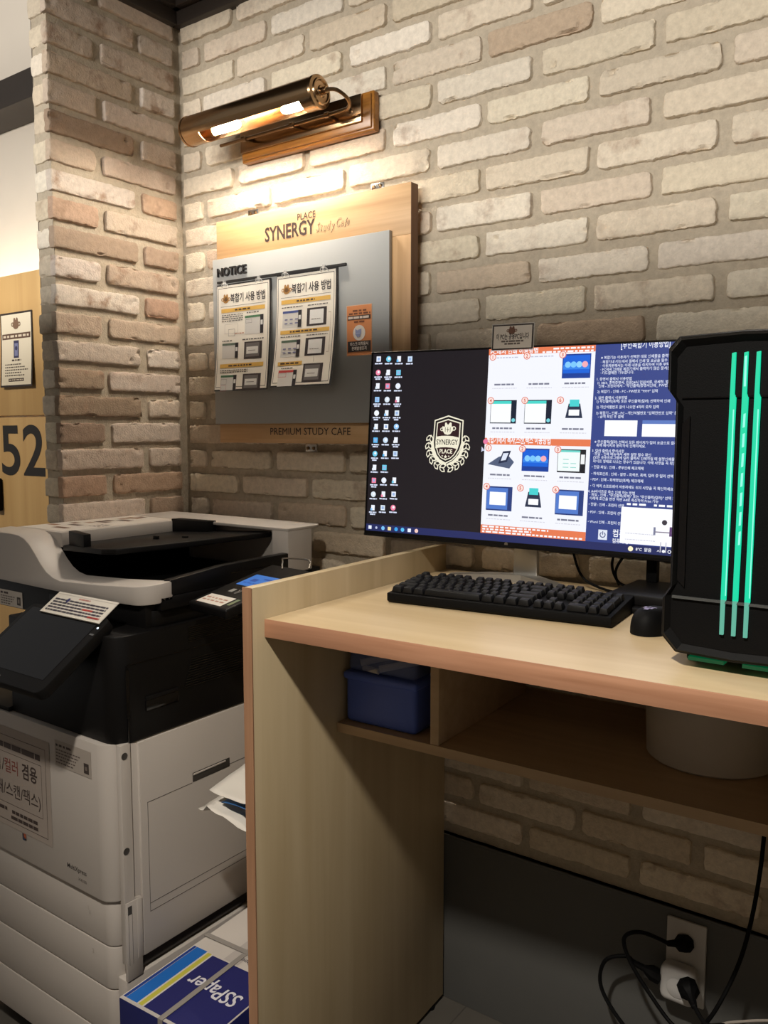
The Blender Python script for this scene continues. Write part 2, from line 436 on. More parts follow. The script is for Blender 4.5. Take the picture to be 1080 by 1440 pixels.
bw = BrickWall(lambda u, v, w: (u, -w, v))
bw.mortar(-0.02, 2.75, 0.40, 2.64, -0.0105)
for k in range(-6, 24):
    zb = Z0-k*HB
    i0 = X0+(0.5*PB if k % 2 else 0)-4*PB
    for i in range(0, 13):
        a = i0+i*PB+rb.uniform(-0.003, 0.003); b = a+PB-0.0205+rb.uniform(-0.004, 0.003); first = False
        if a < 0.008: a = 0.010; first = True
        if b-a < 0.03 or a > 2.7: continue
        bw.brick(a, min(b, 2.74), zb, zb+BH+rb.uniform(-0.003, 0.002), pick(CORE_TINTS), rb.choice([0, 0, 0.15, 0.3, 0.6]), sq=(first, 0))
struct('wall_back', bw.build('wall_back'))

WL = 0.43                       # length of the short left wall
lw = BrickWall(lambda u, v, w: (w, -WL+u, v))
lw.mortar(0.009, WL+0.012, 0.0, 2.66, -0.0110)
for k in range(-7, 29):
    zb = Z0-k*HB+0.004
    if k % 2 == 0: segs = [(0, 0.142), (0.164, WL-0.016)]
    else: segs = [(0, 0.268), (0.292, WL-0.016)]
    for a, b in segs:
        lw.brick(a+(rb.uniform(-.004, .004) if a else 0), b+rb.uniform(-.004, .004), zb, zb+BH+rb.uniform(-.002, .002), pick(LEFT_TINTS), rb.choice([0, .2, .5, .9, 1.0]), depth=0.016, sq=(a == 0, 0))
# the end face of the short wall, one header per course
ew = BrickWall(lambda u, v, w: (u, -WL-w+0.004, v))
ew.mortar(-0.078, -0.011, 0.0, 2.75, -0.005)
for k in range(-8, 29):
    zb = Z0-k*HB+0.004
    ew.brick(-0.082+rb.uniform(-.006, .004), -0.022+rb.uniform(-.002, .002), zb, zb+BH+rb.uniform(-.003, .002), pick(CORE_TINTS[:4]), rb.choice([0, 0.1, 0.4]), depth=0.013)
n0 = len(lw.V); lw.V += ew.V; lw.C += ew.C; lw.F += [tuple(n0+k for k in f) for f in ew.F]
# far side of the short wall
n0 = len(lw.V); bx = [(-0.080, -WL+0.009, 0), (-0.080, 0.3, 0), (-0.080, 0.3, 2.75), (-0.080, -WL+0.009, 2.75), (-0.0135, -WL+0.009, 2.75), (-0.016, 0.3, 2.75)]
lw.V += bx; lw.C += [(*rgb(190, 178, 160), 0.1)]*6; lw.F += [(n0, n0+3, n0+2, n0+1), (n0+3, n0+4, n0+5, n0+2)]
struct('wall_left', lw.build('wall_left'))

b = MB(); b.box(-1.8, 4.0, -3.15, 0.30, -0.04, 0.0, M_FLOOR)
for y in (-0.62, -1.22): b.box(-1.8, 4.0, y-0.0015, y+0.0015, 0, 0.0006, M_GREY_PLASTIC)
for x in (0.4, 1.0, 1.6, 2.2): b.box(x-0.0015, x+0.0015, -3.1, 0.0, 0, 0.0006, M_GREY_PLASTIC)
struct('floor', b.mesh('floor'))
b = MB(); b.box(-0.012, 4.0, -4.0, 0.02, 2.665, 2.70, M_DARKTRIM); struct('ceiling', b.mesh('ceiling'))
b = MB(); b.box(0.0, 2.75, -0.022, 0.012, 2.607, 2.665, M_DARKTRIM, 0.003); b.box(0.0, 2.75, -0.045, -0.02, 2.645, 2.665, M_DARKTRIM, 0.003); struct('trim_1', b.mesh('trim_1'))
b = MB(); b.box(-0.014, 0.022, -2.2, -0.022, 2.607, 2.665, M_DARKTRIM, 0.003); b.box(0.02, 0.045, -2.2, -0.022, 2.645, 2.665, M_DARKTRIM, 0.003); struct('trim_2', b.mesh('trim_2'))
b = MB(); b.box(0.0, 2.75, -0.004, 0.012, 0.0, 0.436, M_WAINSCOT, 0.002); b.box(0.0, 2.75, -0.006, 0.012, 0.430, 0.436, M_WAINSCOT, 0.001); struct('baseboard_back', b.mesh('baseboard_back'))
# unseen partition added behind the camera so the hall light misses the lower wall
b = MB(); b.box(-3.0, 5.5, -3.26, -3.20, 0.0, 2.22, M_PLASTER); struct('added_light_cut_wall', b.mesh('added_light_cut_wall'))
# the space beyond the short wall: pale wall, dark beam, timber partition with an LED tape on its top
b = MB(); b.box(-2.4, -0.081, 0.16, 0.20, 0.0, 3.3, M_PLASTER); struct('wall_alcove', b.mesh('wall_alcove'))
b = MB(); b.box(-2.4, -0.081, 0.02, 0.16, 2.605, 2.706, M_DARKTRIM, 0.004); struct('trim_3', b.mesh('trim_3'))

# ------------------------------------------------------------------ timber door panel with the number 52
loc = thing('locker', 'pale wood locker panel with large black numerals 52', 'locker', (-1.0, 0.03, 0))
b = MB(); b.box(-2.2, -0.10, 0.0, 0.03, 1.500, 2.009, M_PANELWOOD, 0.002); b.build('upper_panel', loc)
b = MB(); b.box(-2.2, -0.10, 0.0, 0.03, 0.0, 1.494, M_PANELWOOD, 0.002); b.build('door', loc)
f = Flat(lambda u, v, w: (u, -0.0006-w, v))
f.text('52', -1.046, 1.283, 0.182, (34, 30, 28), 1, wid=0.285, off=0.014, res=8)
f.build('numerals', loc)['label'] = 'large black numerals 52'
f = Flat(lambda u, v, w: (u, -0.0006-w, v)); f.text('3', -1.105, 1.825, 0.05, (40, 30, 24), 1, off=0.01); f.build('small_numeral', loc)
b = MB(); b.box(-1.10, -1.047, -0.022, -0.001, 1.14, 1.265, M_BLACK_MATTE, 0.006); b.build('handle', loc)
b = MB(); b.box(-2.2, -0.10, 0.034, 0.052, 2.0, 2.012, M_LED); b.build('led_tape', loc)
# notice taped on it
def curl(x0, y0, z0, wd, h, c, side=0.0):
    return lambda u, v, w: (x0+u, y0-w-c*max(0, 1-v/h)**2.2-side*((u/wd)-0.5)**2, z0+v)
f = Flat(curl(-1.012, -0.003, 1.604, 0.208, 0.270, 0.010), bend=True)
f.rect(0, 0, .208, .27, (44, 34, 30), 0, 8); f.rect(.007, .007, .201, .263, (222, 212, 190), 1, 8)
def cup_icon(f, u, v, s, c, L=3):
    f.disc(u, v, s*.5, c, L, ry=s*.42); f.disc(u-s*.2, v+s*.38, s*.16, c, L, ry=s*.24); f.disc(u+s*.2, v+s*.38, s*.16, c, L, ry=s*.24)
    f.ring(u+s*.55, v+s*.03, s*.2, s*.1, c, L); f.ring(u-s*.55, v+s*.03, s*.2, s*.1, c, L)
cup_icon(f, .104, .225, .040, (120, 92, 72))
f.rect(.012, .174, .196, .194, (92, 66, 52), 2); f.words(.02, .19, .180, .008, (214, 200, 178), 3)
f.rect(.087, .105, .121, .168, (52, 52, 84), 2); f.rect(.093, .112, .115, .158, (120, 124, 160), 3); f.disc(.104, .14, .008, (52, 52, 84), 4)
f.words(.075, .135, .094, .006, (70, 58, 50), 2)
for k in range(5): f.words(.04, .14+.02*((k*7) % 3), .080-.010*k, .004, (80, 70, 62), 2); f.rect(.030, .080-.010*k, .036, .084-.010*k, (50, 40, 36), 2)
f.rect(.055, .020, .155, .031, (60, 46, 40), 2); f.words(.06, .15, .0235, .004, (214, 200, 178), 3)
o = f.build('notice_sheet'); tag(o, 'cream notice in a dark border stuck above the number 52', 'notice'); base_origin(o)

# ------------------------------------------------------------------ picture light
lamp = thing('picture_light', 'antique brass picture light on a varnished wooden backplate, lit', 'lamp', (0.5, 0, 2.174))
b = MB(); b.box(.278, .730, -.024, -.001, 2.174, 2.268, M_LAMPWOOD, .004, 3); b.box(.284, .724, -.030, -.023, 2.180, 2.262, M_LAMPWOOD, .003, 2); b.build('backplate', lamp)
b = MB(); b.box(.285, .700, -.037, -.029, 2.196, 2.262, M_BRASS, .002); b.build('brass_plate', lamp)
TA, TR = Vector((0, -.135, 2.245)), .038
rotx = Matrix(((0, 0, 1, 0), (0, 1, 0, 0), (-1, 0, 0, 0), (0, 0, 0, 1)))   # local z -> world x
def along_x(x, y, z): return Matrix.Translation((x, y, z)) @ rotx
b = MB()
A0, A1 = math.radians(-126), math.radians(-37)       # the open slot, angle measured from the front, downwards negative
def arcpt(a, r): return (-.135-r*math.cos(a), 2.245+r*math.sin(a))
n = 40; out = [arcpt(A1+(2*PI+A0-A1)*k/n, TR) for k in range(n+1)]; inn = [arcpt(A1+(2*PI+A0-A1)*k/n, TR-.0018) for k in range(n+1)][::-1]
b.prism(out+inn, 'x', .262, .612, M_BRASS)
for x0_, x1_ in ((.195, .262), (.612, .650)): b.lathe([(TR-.0018, 0), (TR, 0), (TR, x1_-x0_), (TR-.0018, x1_-x0_), (TR-.0018, 0)], M_BRASS, 40, along_x(x0_, -.135, 2.245))
b.build('shade', lamp)
for nm, x, sg in (('end_cap', .650, 1), ('end_cap', .195, -1)):
    b = MB(); b.lathe([(0.0001, .010*sg), (.012, .010*sg), (.014, .007*sg), (.024, .006*sg), (.026, .009*sg), (.029, .009*sg), (.031, .005*sg), (.0385, .003*sg), (.0395, -.003*sg), (.0380, -.003*sg)], M_BRASS, 40, along_x(x, -.135, 2.245))
    b.build(nm, lamp)
b = MB(); b.tube([(.660, -.135, 2.245), (.678, -.135, 2.245), (.700, -.128, 2.240), (.712, -.105, 2.226), (.700, -.085, 2.216), (.660, -.078, 2.214), (.45, -.076, 2.214), (.25, -.076, 2.214)], .0045, M_BRASS_DARK, 10)
b.lathe([(.0001, .012), (.008, .010), (.009, 0), (.007, -.006)], M_BRASS, 16, along_x(.664, -.135, 2.245))
b.build('arm', lamp)
for x in (.33, .50, .615):
    b = MB(); b.tube([(x, -.034, 2.222), (x, -.055, 2.220), (x+.004, -.078, 2.214)], .004, M_BRASS_DARK, 8); b.lathe([(.0001, -.008), (.007, -.006), (.007, .006), (.0001, .008)], M_BRASS_DARK, 12, along_x(x+.012, -.078, 2.214)); b.build('bracket', lamp)
for x in (.32, .665):
    b = MB(); b.lathe([(.0001, .012), (.004, .012), (.006, .008), (.006, 0)], M_BRASS_DARK, 12, Matrix.Translation((x, -.037, 2.228)) @ Matrix.Rotation(PI/2, 4, 'X')); b.build('screw_knob', lamp)
for x0, x1 in ((.285, .375), (.525, .600)):
    b = MB(); L_ = x1-x0
    b.lathe([(.0001, 0), (.008, .003), (.011, .012), (.011, L_-.012), (.008, L_-.003), (.0001, L_)], M_BULB, 16, along_x(x0, -.128, 2.232)); b.build('bulb', lamp)['label'] = 'glowing tubular bulb'
b = MB(); b.lathe([(.0001, 0), (.013, 0), (.013, .04), (.0001, .04)], M_BRASS_DARK, 16, along_x(.60, -.128, 2.232)); b.build('socket', lamp)
b = MB(); b.lathe([(.0001, 0), (.013, 0), (.013, .05), (.0001, .05)], M_BRASS_DARK, 16, along_x(.235, -.128, 2.232)); b.build('socket', lamp)

# ------------------------------------------------------------------ notice board
nb = thing('notice_board', 'oak notice board with a grey panel lettered NOTICE under the picture light', 'notice board', (0.52, 0, 1.41))
b = MB()
b.box(.199, .857, -.050, -.020, 1.905, 2.024, M_OAK, .0012)
b.box(.780, .857, -.050, -.020, 1.474, 1.905, M_OAK_V, .0012)
b.box(.199, .857, -.050, -.020, 1.410, 1.474, M_OAK, .0012)
b.box(.199, .786, -.042, -.022, 1.46, 1.92, M_OAK)
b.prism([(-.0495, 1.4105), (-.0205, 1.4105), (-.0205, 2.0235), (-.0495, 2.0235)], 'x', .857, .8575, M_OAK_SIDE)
b.build('wooden_board', nb)
b = MB(); b.box(.194, .803, -.062, -.0505, 1.463, 1.919, M_GREYBOARD, .001); b.build('grey_panel', nb)
f = Flat(lambda u, v, w: (u, -.0506-w, v))
f.text('SYNERGY', .386, 1.9465, .036, (62, 44, 38), 1, wid=.176, off=.022)
f.text('PLACE', .502, 1.986, .0165, (70, 52, 46), 1, wid=.062, off=.012)
for k, (st, dx, dz, h) in enumerate((('S', .566, 1.948, .022), ('t', .580, 1.948, .020), ('u', .590, 1.947, .019), ('d', .602, 1.948, .021), ('y', .614, 1.947, .019), ('C', .632, 1.951, .022), ('a', .647, 1.951, .019), ('f', .658, 1.948, .021), ('e', .666, 1.951, .019))):
    f.text(st, dx, dz, h, (84, 62, 50), 1, off=.016, shear=.35, xs=.72); f.text(st, dx+.0004, dz, h, (226, 188, 140), 2, off=-.016, shear=.35, xs=.72)
f.build('logo_lettering', nb)['label'] = 'brown cafe name lettering'
f = Flat(lambda u, v, w: (u, -.0506-w, v))
f.text('PREMIUM STUDY CAFE', .397, 1.4325, .019, (58, 44, 38), 1, wid=.278, off=0.0)
f.build('footer_lettering', nb)['label'] = 'brown footer lettering'
b = MB()
vs, fs = text_geo('NOTICE', 0.0, .022, 3); x0 = min(p[0] for p in vs); x1 = max(p[0] for p in vs); kx = .112/(x1-x0); kz = .0225/.7
nV = len(vs); V3 = [(.217+(p[0]-x0)*kx, y, 1.870+p[1]*kz) for y in (-.0625, -.068) for p in vs]
F3 = [f_ for f_ in fs]+[tuple(nV+k for k in f_[::-1]) for f_ in fs]
ec = {}
for f_ in fs:
    for a, c in zip(f_, f_[1:]+f_[:1]): ec[(a, c)] = 1
for a, c in ec:
    if (c, a) not in ec: F3.append((a, c, nV+c, nV+a))
b.add(V3, F3, mat('raised_black_letters', rgb(30, 28, 28), rough=.4)); b.build('raised_lettering', nb)['label'] = 'raised black NOTICE letters'
b = MB(); b.box(.217, .674, -.068, -.062, 1.8505, 1.8565, mat('raised_black_letters', rgb(30, 28, 28))); b.build('rule_bar', nb)
for x, z, sg in ((.319, 2.024, 1), (.741, 2.024, 1), (.521, 1.410, -1)):
    b = MB(); b.box(x-.020, x+.020, -.026, -.021, z-.006*sg if sg > 0 else z-.022, z+.022 if sg > 0 else z+.006, M_STEEL, .002)
    for dx in (-.010, .010): b.lathe([(.0001, .004), (.004, .003), (.005, 0)], M_BRASS_DARK, 12, Matrix.Translation((x+dx, -.026, z+.013*sg)) @ Matrix.Rotation(PI/2, 4, 'X'))
    b.build('hanging_bracket', nb)

# posters hanging on the board
RP = random.Random(11)
def thumb(f, u0, v0, u1, v1, kind, c=(70, 100, 84)):
    if kind == 'a':   # pale screenshot with a dark side strip
        f.rect(u0, v0, u1, v1, (212, 208, 202), 2); f.rect(u0, v1-.006, u1, v1, c, 3); f.rect(u1-.012, v0, u1, v1, (38, 32, 36), 4); f.rect(u1-.010, v0+(v1-v0)*.45, u1-.002, v0+(v1-v0)*.7, (220, 218, 214), 5)
    elif kind == 'b':  # dark screen with a bright dialog
        f.rect(u0, v0, u1, v1, (58, 48, 48), 2); f.rect(u0+.006, v0+.006, u1-.010, v1-.004, (110, 104, 102), 3); f.rect(u0+.009, v0+.014, u1-.014, v1-.014, (222, 218, 212), 4)
        f.rect(u0+.016, v0+.022, u1-.024, v0+.0235, (110, 100, 96), 5)
    else:
        f.rect(u0, v0, u1, v1, (52, 42, 42), 2); f.rect(u0+.010, v0+.005, u1-.010, v1-.005, (226, 224, 220), 3); f.words(u0+.016, u1-.02, v0+.016, .002, (140, 132, 126), 4, RP)
def poster(name_label, x0, z0, wd, h, curlv, side, second):
    t = thing('poster', name_label, 'poster', (x0+wd/2, -.062, z0))
    fn = curl(x0, -.066, z0, wd, h, curlv, side)
    f = Flat(fn, dw=.00025, bend=True)
    f.rect(-.001, 0, wd+.006, h+.004, (34, 30, 30), 0, 14); f.rect(0, .004, wd, h, (238, 230, 216), 1, 14)
    f.frame(.004, .010, wd-.004, h-.006, .0014, (50, 42, 40), 2, 14)
    cup_icon(f, .034, h-.038, .024, (176, 128, 66), 3); cup_icon(f, .034, h-.038, .012, (110, 76, 40), 4)
    f.text('복합기 사용 방법', .052, h-.046, .0185, (48, 40, 40), 3, wid=.132, off=.020)
    f.rect(.014, h-.0575, wd-.014, h-.0565, (60, 52, 50), 3)
    Y = (222, 176, 86)
    f.rect(.016, h-.074, wd-.016, h-.063, Y, 3); f.words(wd*.35, wd*.66, h-.0705, .004, (70, 50, 36), 4, RP)
    gr = (98, 92, 88)
    if not second:
        for k in range(4): f.words(.018, .100, h-.082-.0055*k, .0026, gr, 3, RP)
        f.words(.115, .16, h-.0815, .003, gr, 3, RP)
        f.frame(.03, h-.132, .082, h-.106, .0007, (170, 160, 152), 3); f.frame(.045, h-.139, .070, h-.120, .0008, (110, 100, 96), 4); f.words(.07, .105, h-.134, .0022, (186, 120, 90), 3, RP)
        thumb(f, .108, h-.138, .178, h-.088, 'a', (72, 120, 84)); f.frame(.112, h-.108, .135, h-.098, .0007, (120, 110, 104), 5)
        f.words(.022, .06, h-.153, .003, gr, 3, RP); f.words(.10, .18, h-.153, .003, gr, 3, RP)
        thumb(f, .022, h-.200, .085, h-.158, 'a', (96, 110, 96)); thumb(f, .108, h-.205, .175, h-.158, 'b')
        f.rect(.016, h-.226, wd-.016, h-.215, Y, 3); f.words(wd*.25, wd*.7, h-.2225, .004, (70, 50, 36), 4, RP)
        for k in range(2): f.words(.018, .125, h-.234-.0055*k, .0026, gr, 3, RP)
        thumb(f, .022, h-.288, .084, h-.246, 'a', (72, 112, 84)); f.frame(.024, h-.290, .046, h-.274, .0007, (190, 110, 120), 5); f.frame(.024, h-.272, .046, h-.257, .0007, (120, 110, 104), 5); thumb(f, .108, h-.290, .176, h-.245, 'b')
    else:
        for q, yy in enumerate((h-.080, h-.156)):
            if q: f.rect(.016, yy+.004, wd-.016, yy+.014, Y, 3); f.words(wd*.25, wd*.72, yy+.0075, .004, (70, 50, 36), 4, RP)
            f.words(.018, .09, yy-.004, .0026, gr, 3, RP); f.words(.108, .178, yy-.004, .0026, gr, 3, RP)
            thumb(f, .022, yy-.056, .088, yy-.012, 'a', ((70, 84, 140), (84, 104, 84))[q]); thumb(f, .106, yy-.056, .172, yy-.010, 'c')
            for k in range(6): f.rect(.03+.018*(k % 3), yy-.046+.010*(k//3), .040+.018*(k % 3), yy-.043+.010*(k//3), (110, 110, 150), 5)
        f.rect(.178, h-.205, .186, h-.204, (150, 120, 96), 3); f.rect(.1855, h-.205, .1862, h-.105, (150, 120, 96), 3); f.rect(.178, h-.106, .186, h-.105, (150, 120, 96), 3)
        f.rect(.016, h-.234, .100, h-.224, Y, 3); f.words(.025, .09, h-.2305, .004, (70, 50, 36), 4, RP)
        f.words(.03, .07, h-.242, .0026, gr, 3, RP); thumb(f, .022, h-.288, .086, h-.246, 'a', (196, 72, 66)); f.frame(.022, h-.264, .050, h-.252, .0008, (200, 90, 90), 5); thumb(f, .106, h-.280, .172, h-.232, 'b')
        f.rect(.138, h-.228, .1388, h-.214, (110, 100, 94), 3)
    f.build('sheet', t)
    for dx in (.034, wd-.034):
        m = MB(); m.tube([(x0+dx-.012, -.0685, z0+h-.004), (x0+dx-.008, -.074, z0+h+.004), (x0+dx+.008, -.074, z0+h+.004), (x0+dx+.012, -.0685, z0+h-.004)], .0016, M_CLEAR_HOOK, 6); m.box(x0+dx-.003, x0+dx+.003, -.075, -.067, z0+h-.002, z0+h+.012, M_CLEAR_HOOK, .001); m.build('clear_hook', t)
    for k in range(1): pass
    return f
poster('left copier instruction poster with one large heading, bottom edge curling out', .216, 1.5535, .199, .2895, .018, 0, False)
poster('copier instruction poster nearer the orange sticker, with a red screenshot near its foot', .443, 1.557, .199, .2895, .030, 0, True)

f = Flat(lambda u, v, w: (.673+u, -.0625-w, 1.628+v))
f.rect(0, 0, .079, .124, (226, 190, 160), 0); f.rect(.0015, .0015, .0775, .1225, (222, 142, 86), 1)
f.words(.020, .062, .108, .004, (120, 66, 36), 2); f.words(.008, .074, .101, .004, (120, 66, 36), 2)
f.rect(.004, .088, .075, .0985, (70, 46, 36), 2); f.words(.006, .073, .0905, .0055, (226, 210, 196), 3, gap=.35); f.words(.024, .058, .081, .004, (120, 66, 36), 2)
f.disc(.0395, .056, .019, (232, 222, 212), 2); f.poly([(.028, .066), (.034, .062), (.040, .064), (.047, .066), (.046, .054), (.042, .047), (.034, .045), (.028, .052)], (150, 158, 196), 3); f.rect(.031, .054, .044, .0555, (190, 196, 220), 4)
f.rect(.004, .010, .075, .036, (48, 34, 28), 2)
f.text('마스크 미착용시', .0395, .0255, .0068, (232, 222, 212), 3, 'c', wid=.056, off=.015); f.text('문제발생조치', .0395, .0145, .0068, (232, 222, 212), 3, 'c', wid=.046, off=.015)
o = f.build('sticker'); tag(o, 'orange mask reminder sticker on the grey notice panel', 'sticker'); base_origin(o)

# ------------------------------------------------------------------ desk
DR = math.radians(2.3)
desk = thing('desk', 'maple computer counter with raised side panel and open shelf', 'desk', (0.9365, 0, 0), DR)
def dloc(x, y): # world -> desk frame
    v = ROOTM[desk].inverted() @ Vector((x, y, 0)); return v.x, v.y
DY = -.667
b = MB(); b.box(-.020, 0, -.700, -.012, .012, 1.170, M_MAPLE_V, .0006); b.box(-.0203, .0003, -.7025, -.700, .012, 1.1705, M_EDGE_V); b.build('side_panel', desk, False)
b = MB()
xr = 1.12; back = -.008
bl = (0.001, back); br_ = (xr, dloc(.9365+xr, -.004)[1])
b.prism([(0.001, DY), (xr, DY), br_, (0.001, -.012)], 'z', 1.078, 1.110, M_MAPLE)
b.box(0.001, xr, DY-.0025, DY, 1.0778, 1.1101, M_EDGE, .0004); b.build('worktop', desk, False)
b = MB(); b.prism([(0.001, -.455), (xr, -.455), (br_[0], br_[1]), (0.001, -.014)], 'z', .840, .858, M_SHELF); b.box(.001, xr, -.4570, -.455, .8398, .8583, M_SHELF); b.build('shelf', desk, False)
b = MB(); b.box(.217, .235, -.455, -.06, .8585, 1.0775, M_SHELF, .0005); b.build('divider', desk, False)
b = MB(); b.box(xr, xr+.02, -.700, -.07, .012, 1.170, M_MAPLE_V, .0006); b.build('side_panel', desk, False)
for x in (-.010, xr+.010):
    for y in (-.66, -.06 if x < 0.5 else -.12):
        b = MB(); b.lathe([(.0001, 0), (.012, 0), (.012, .008), (.005, .009), (.005, .0119)], M_BLACK_MATTE, 14, Matrix.Translation((x, y, 0))); b.build('foot', desk, False)

# ------------------------------------------------------------------ monitor
MW, MH = .714, .4253
MC = Vector((1.1683, -.1437, 1.1952))
MYAW, MTILT, MROLL = .0866, .0619, -.0122
ME = Vector((math.cos(MYAW), math.sin(MYAW), 0)); MN = Vector((-math.sin(MYAW), math.cos(MYAW), 0))
MU = Vector((0, 0, 1))*math.cos(MTILT)+MN*math.sin(MTILT)
ME, MU = ME*math.cos(MROLL)+MU*math.sin(MROLL), MU*math.cos(MROLL)-ME*math.sin(MROLL)
MF = MU.cross(ME)   # MF points into the monitor (away from viewer)
mon = thing('monitor', 'large black monitor showing an instruction wallpaper and shield emblem', 'monitor', (MC.x, MC.y+.06, 1.11))
MM = Matrix((ME, MF, MU)).transposed().to_4x4(); MM.translation = MC    # local x right, y away, z up, origin bottom centre front
b = MB(); b.box(-MW/2, MW/2, .0005, .022, 0, MH, M_BLACK_MATTE, .002, 2, MM)
b.box(-MW/2+.10, MW/2-.10, .021, .045, .05, MH-.09, M_BLACK_MATTE, .012, 3, MM); b.build('housing', mon)
b = MB(); bz = .004; bb = .012
for (x0, x1, z0, z1) in ((-MW/2, -MW/2+bz, 0, MH), (MW/2-bz, MW/2, 0, MH), (-MW/2+bz, MW/2-bz, MH-bz, MH), (-MW/2+bz, MW/2-bz, 0, bb)): b.box(x0, x1, -.003, .001, z0, z1, M_PLASTIC_BLACK, .0008, 1, MM)
b.box(-MW/2, MW/2, -.0042, -.0025, .001, .006, M_BLACK_GLOSS, 0, 1, MM); b.build('bezel', mon)
b = MB(); b.lathe([(.0001, .001), (.0042, .001), (.0046, 0)], M_STEEL, 20, MM @ Matrix.Translation((0.0, -.003, .0075)) @ Matrix.Rotation(PI/2, 4, 'X')); b.build('badge', mon)
def ML(px, py):
    q = on_plane(px, py, MC, MF)-MC; return q.dot(ME), q.dot(MU)
SX0, SX1, SZ0, SZ1 = -MW/2+bz, MW/2-bz, bb, MH-bz
scr = Flat(lambda u, v, w: MC+ME*u+MU*v-MF*(.0008+w), em=1.08, dw=.0002)
c3 = lambda x, y: ML(500+x/2.348, 440+y/2.348)
c4 = lambda x, y: ML(660+x/3.6, 450+y/3.6)
def qrect(cf, x0, y0, x1, y1, c, L):
    a = cf(x0, y0); d = cf(x1, y1); scr.rect(a[0], d[1], d[0], a[1], c, L)
scr.rect(SX0, SZ0, SX1, SZ1, (26, 22, 28), 0)
NAVY = (50, 66, 132)
ux0 = ML(683, 600)[0]; ux1 = ML(832, 600)[0]; zt = SZ1; zb = ML(750, 0)[1]
ztask = SZ0+.0155
scr.rect(SX0, SZ0, SX1, ztask, (34, 42, 92), 2)
scr.rect(ux1, ztask, SX1, SZ1, NAVY, 1); scr.rect(ux0, ztask, ux1, SZ1, (238, 240, 248), 1)
OR = (226, 120, 80)
h1 = c4(300, 172)[1]; scr.rect(ux0, h1, ux1, SZ1, OR, 2)
m0 = c4(300, 600)[1]; m1 = c4(300, 634)[1]; scr.rect(ux0, m1, ux1, m0, OR, 2)
f0 = c4(300, 1052)[1]; scr.rect(ux0, ztask, ux1, f0, OR, 2)
WHT = (244, 246, 252)
sw = ux1-ux0
scr.text('PC에서 인쇄 이용방법', ux0+.004, h1+.0022, .0085, WHT, 3, wid=sw*.46, off=.02)
scr.words(ux0+sw*.62, ux1-.004, SZ1-.006, .0034, WHT, 3); scr.words(ux0+sw*.52, ux1-.004, SZ1-.0125, .0034, WHT, 3)
scr.text('복합기에서 복사,스캔,팩스 이용방법', ux0+.004, m1+.004, .0125, WHT, 3, wid=sw*.62, off=.02)
for k in range(3): scr.words(ux0+.004, ux0+sw*(.66, .5, .97)[k], f0-.0052-.0056*k, .0034, WHT, 3)
scr.disc(ux0+.002, m1+.006, .0055, (226, 120, 160), 4)
cw = sw/3
def vv(y): return c4(300, y)[1]
rows_ = [(180, 300), (405, 525), (650, 765), (850, 975)]
def tablet(u0, v0, u1, v1, mode):
    if mode == 'blue':
        scr.rect(u0, v0, u1, v1, (20, 60, 150), 3); scr.rect(u0+.002, v0+.010, u1-.002, v1-.003, (18, 96, 214), 4); scr.rect(u0+.002, v0+.018, u1-.002, v1-.022, (50, 130, 230), 5)
        for k in range(4): scr.disc(u0+(u1-u0)*(.2+.2*k), (v0+v1)/2+.003, .0062, ((130, 200, 250), (120, 196, 250), (140, 206, 250), (240, 170, 180))[k], 6)
    elif mode == 'pale':
        scr.rect(u0, v0, u1, v1, (20, 30, 50), 3); scr.rect(u0+.001, v0+.002, u1-.012, v1-.006, (244, 248, 250), 4); scr.rect(u0+.001, v1-.008, u1-.012, v1-.002, (70, 210, 200), 5); scr.disc(u1-.006, v0+.007, .004, (120, 210, 220), 5)
    elif mode == 'dialog':
        scr.rect(u0, v0, u1, v1, (40, 60, 120), 3); scr.rect(u0+.001, v0+.003, u1-.010, v1-.003, (80, 120, 200), 4); scr.rect(u0+.008, v0+.012, u1-.014, v1-.012, (246, 248, 252), 5)
    elif mode == 'fields':
        scr.rect(u0, v0, u1, v1, (24, 26, 36), 3); scr.rect(u0+.001, v0+.003, u1-.012, v1-.003, (236, 244, 244), 4); scr.rect(u0+.001, v1-.006, u1-.012, v1-.002, (110, 210, 200), 5)
        for k in range(5): scr.rect(u0+.012+.016*(k % 2), v0+.010+.008*(k//2), u0+.024+.016*(k % 2), v0+.0115+.008*(k//2), (140, 210, 200), 5)
        scr.rect(u1-.010, v0+.018, u1-.002, v1-.010, (236, 238, 240), 5)
    elif mode == 'reader':
        cx = (u0+u1)/2; scr.poly([(cx-.018, v0+.012), (cx+.018, v0+.012), (cx+.012, v1-.008), (cx-.012, v1-.008)], (40, 50, 74), 3); scr.rect(cx-.011, v0+.017, cx+.011, v0+.029, (244, 246, 250), 4); scr.rect(cx-.010, v1-.014, cx+.010, v1, (70, 206, 206), 4)
    elif mode == 'scan':
        cx, cy = (u0+u1)/2, (v0+v1)/2; scr.poly([(cx-.030, cy-.012), (cx+.020, cy-.020), (cx+.030, cy-.006), (cx+.014, cy+.010), (cx-.006, cy+.004)], (80, 92, 120), 3); scr.poly([(cx-.006, cy-.010), (cx+.014, cy-.006), (cx+.022, cy+.018), (cx+.004, cy+.016)], (36, 46, 74), 4); scr.poly([(cx, cy-.004), (cx+.011, cy-.002), (cx+.017, cy+.013), (cx+.005, cy+.012)], (220, 228, 244), 5)
modes = [[None, None, 'blue'], ['pale', 'pale', 'reader'], ['scan', 'blue', 'fields'], ['dialog', 'reader', 'dialog']]
num = 0
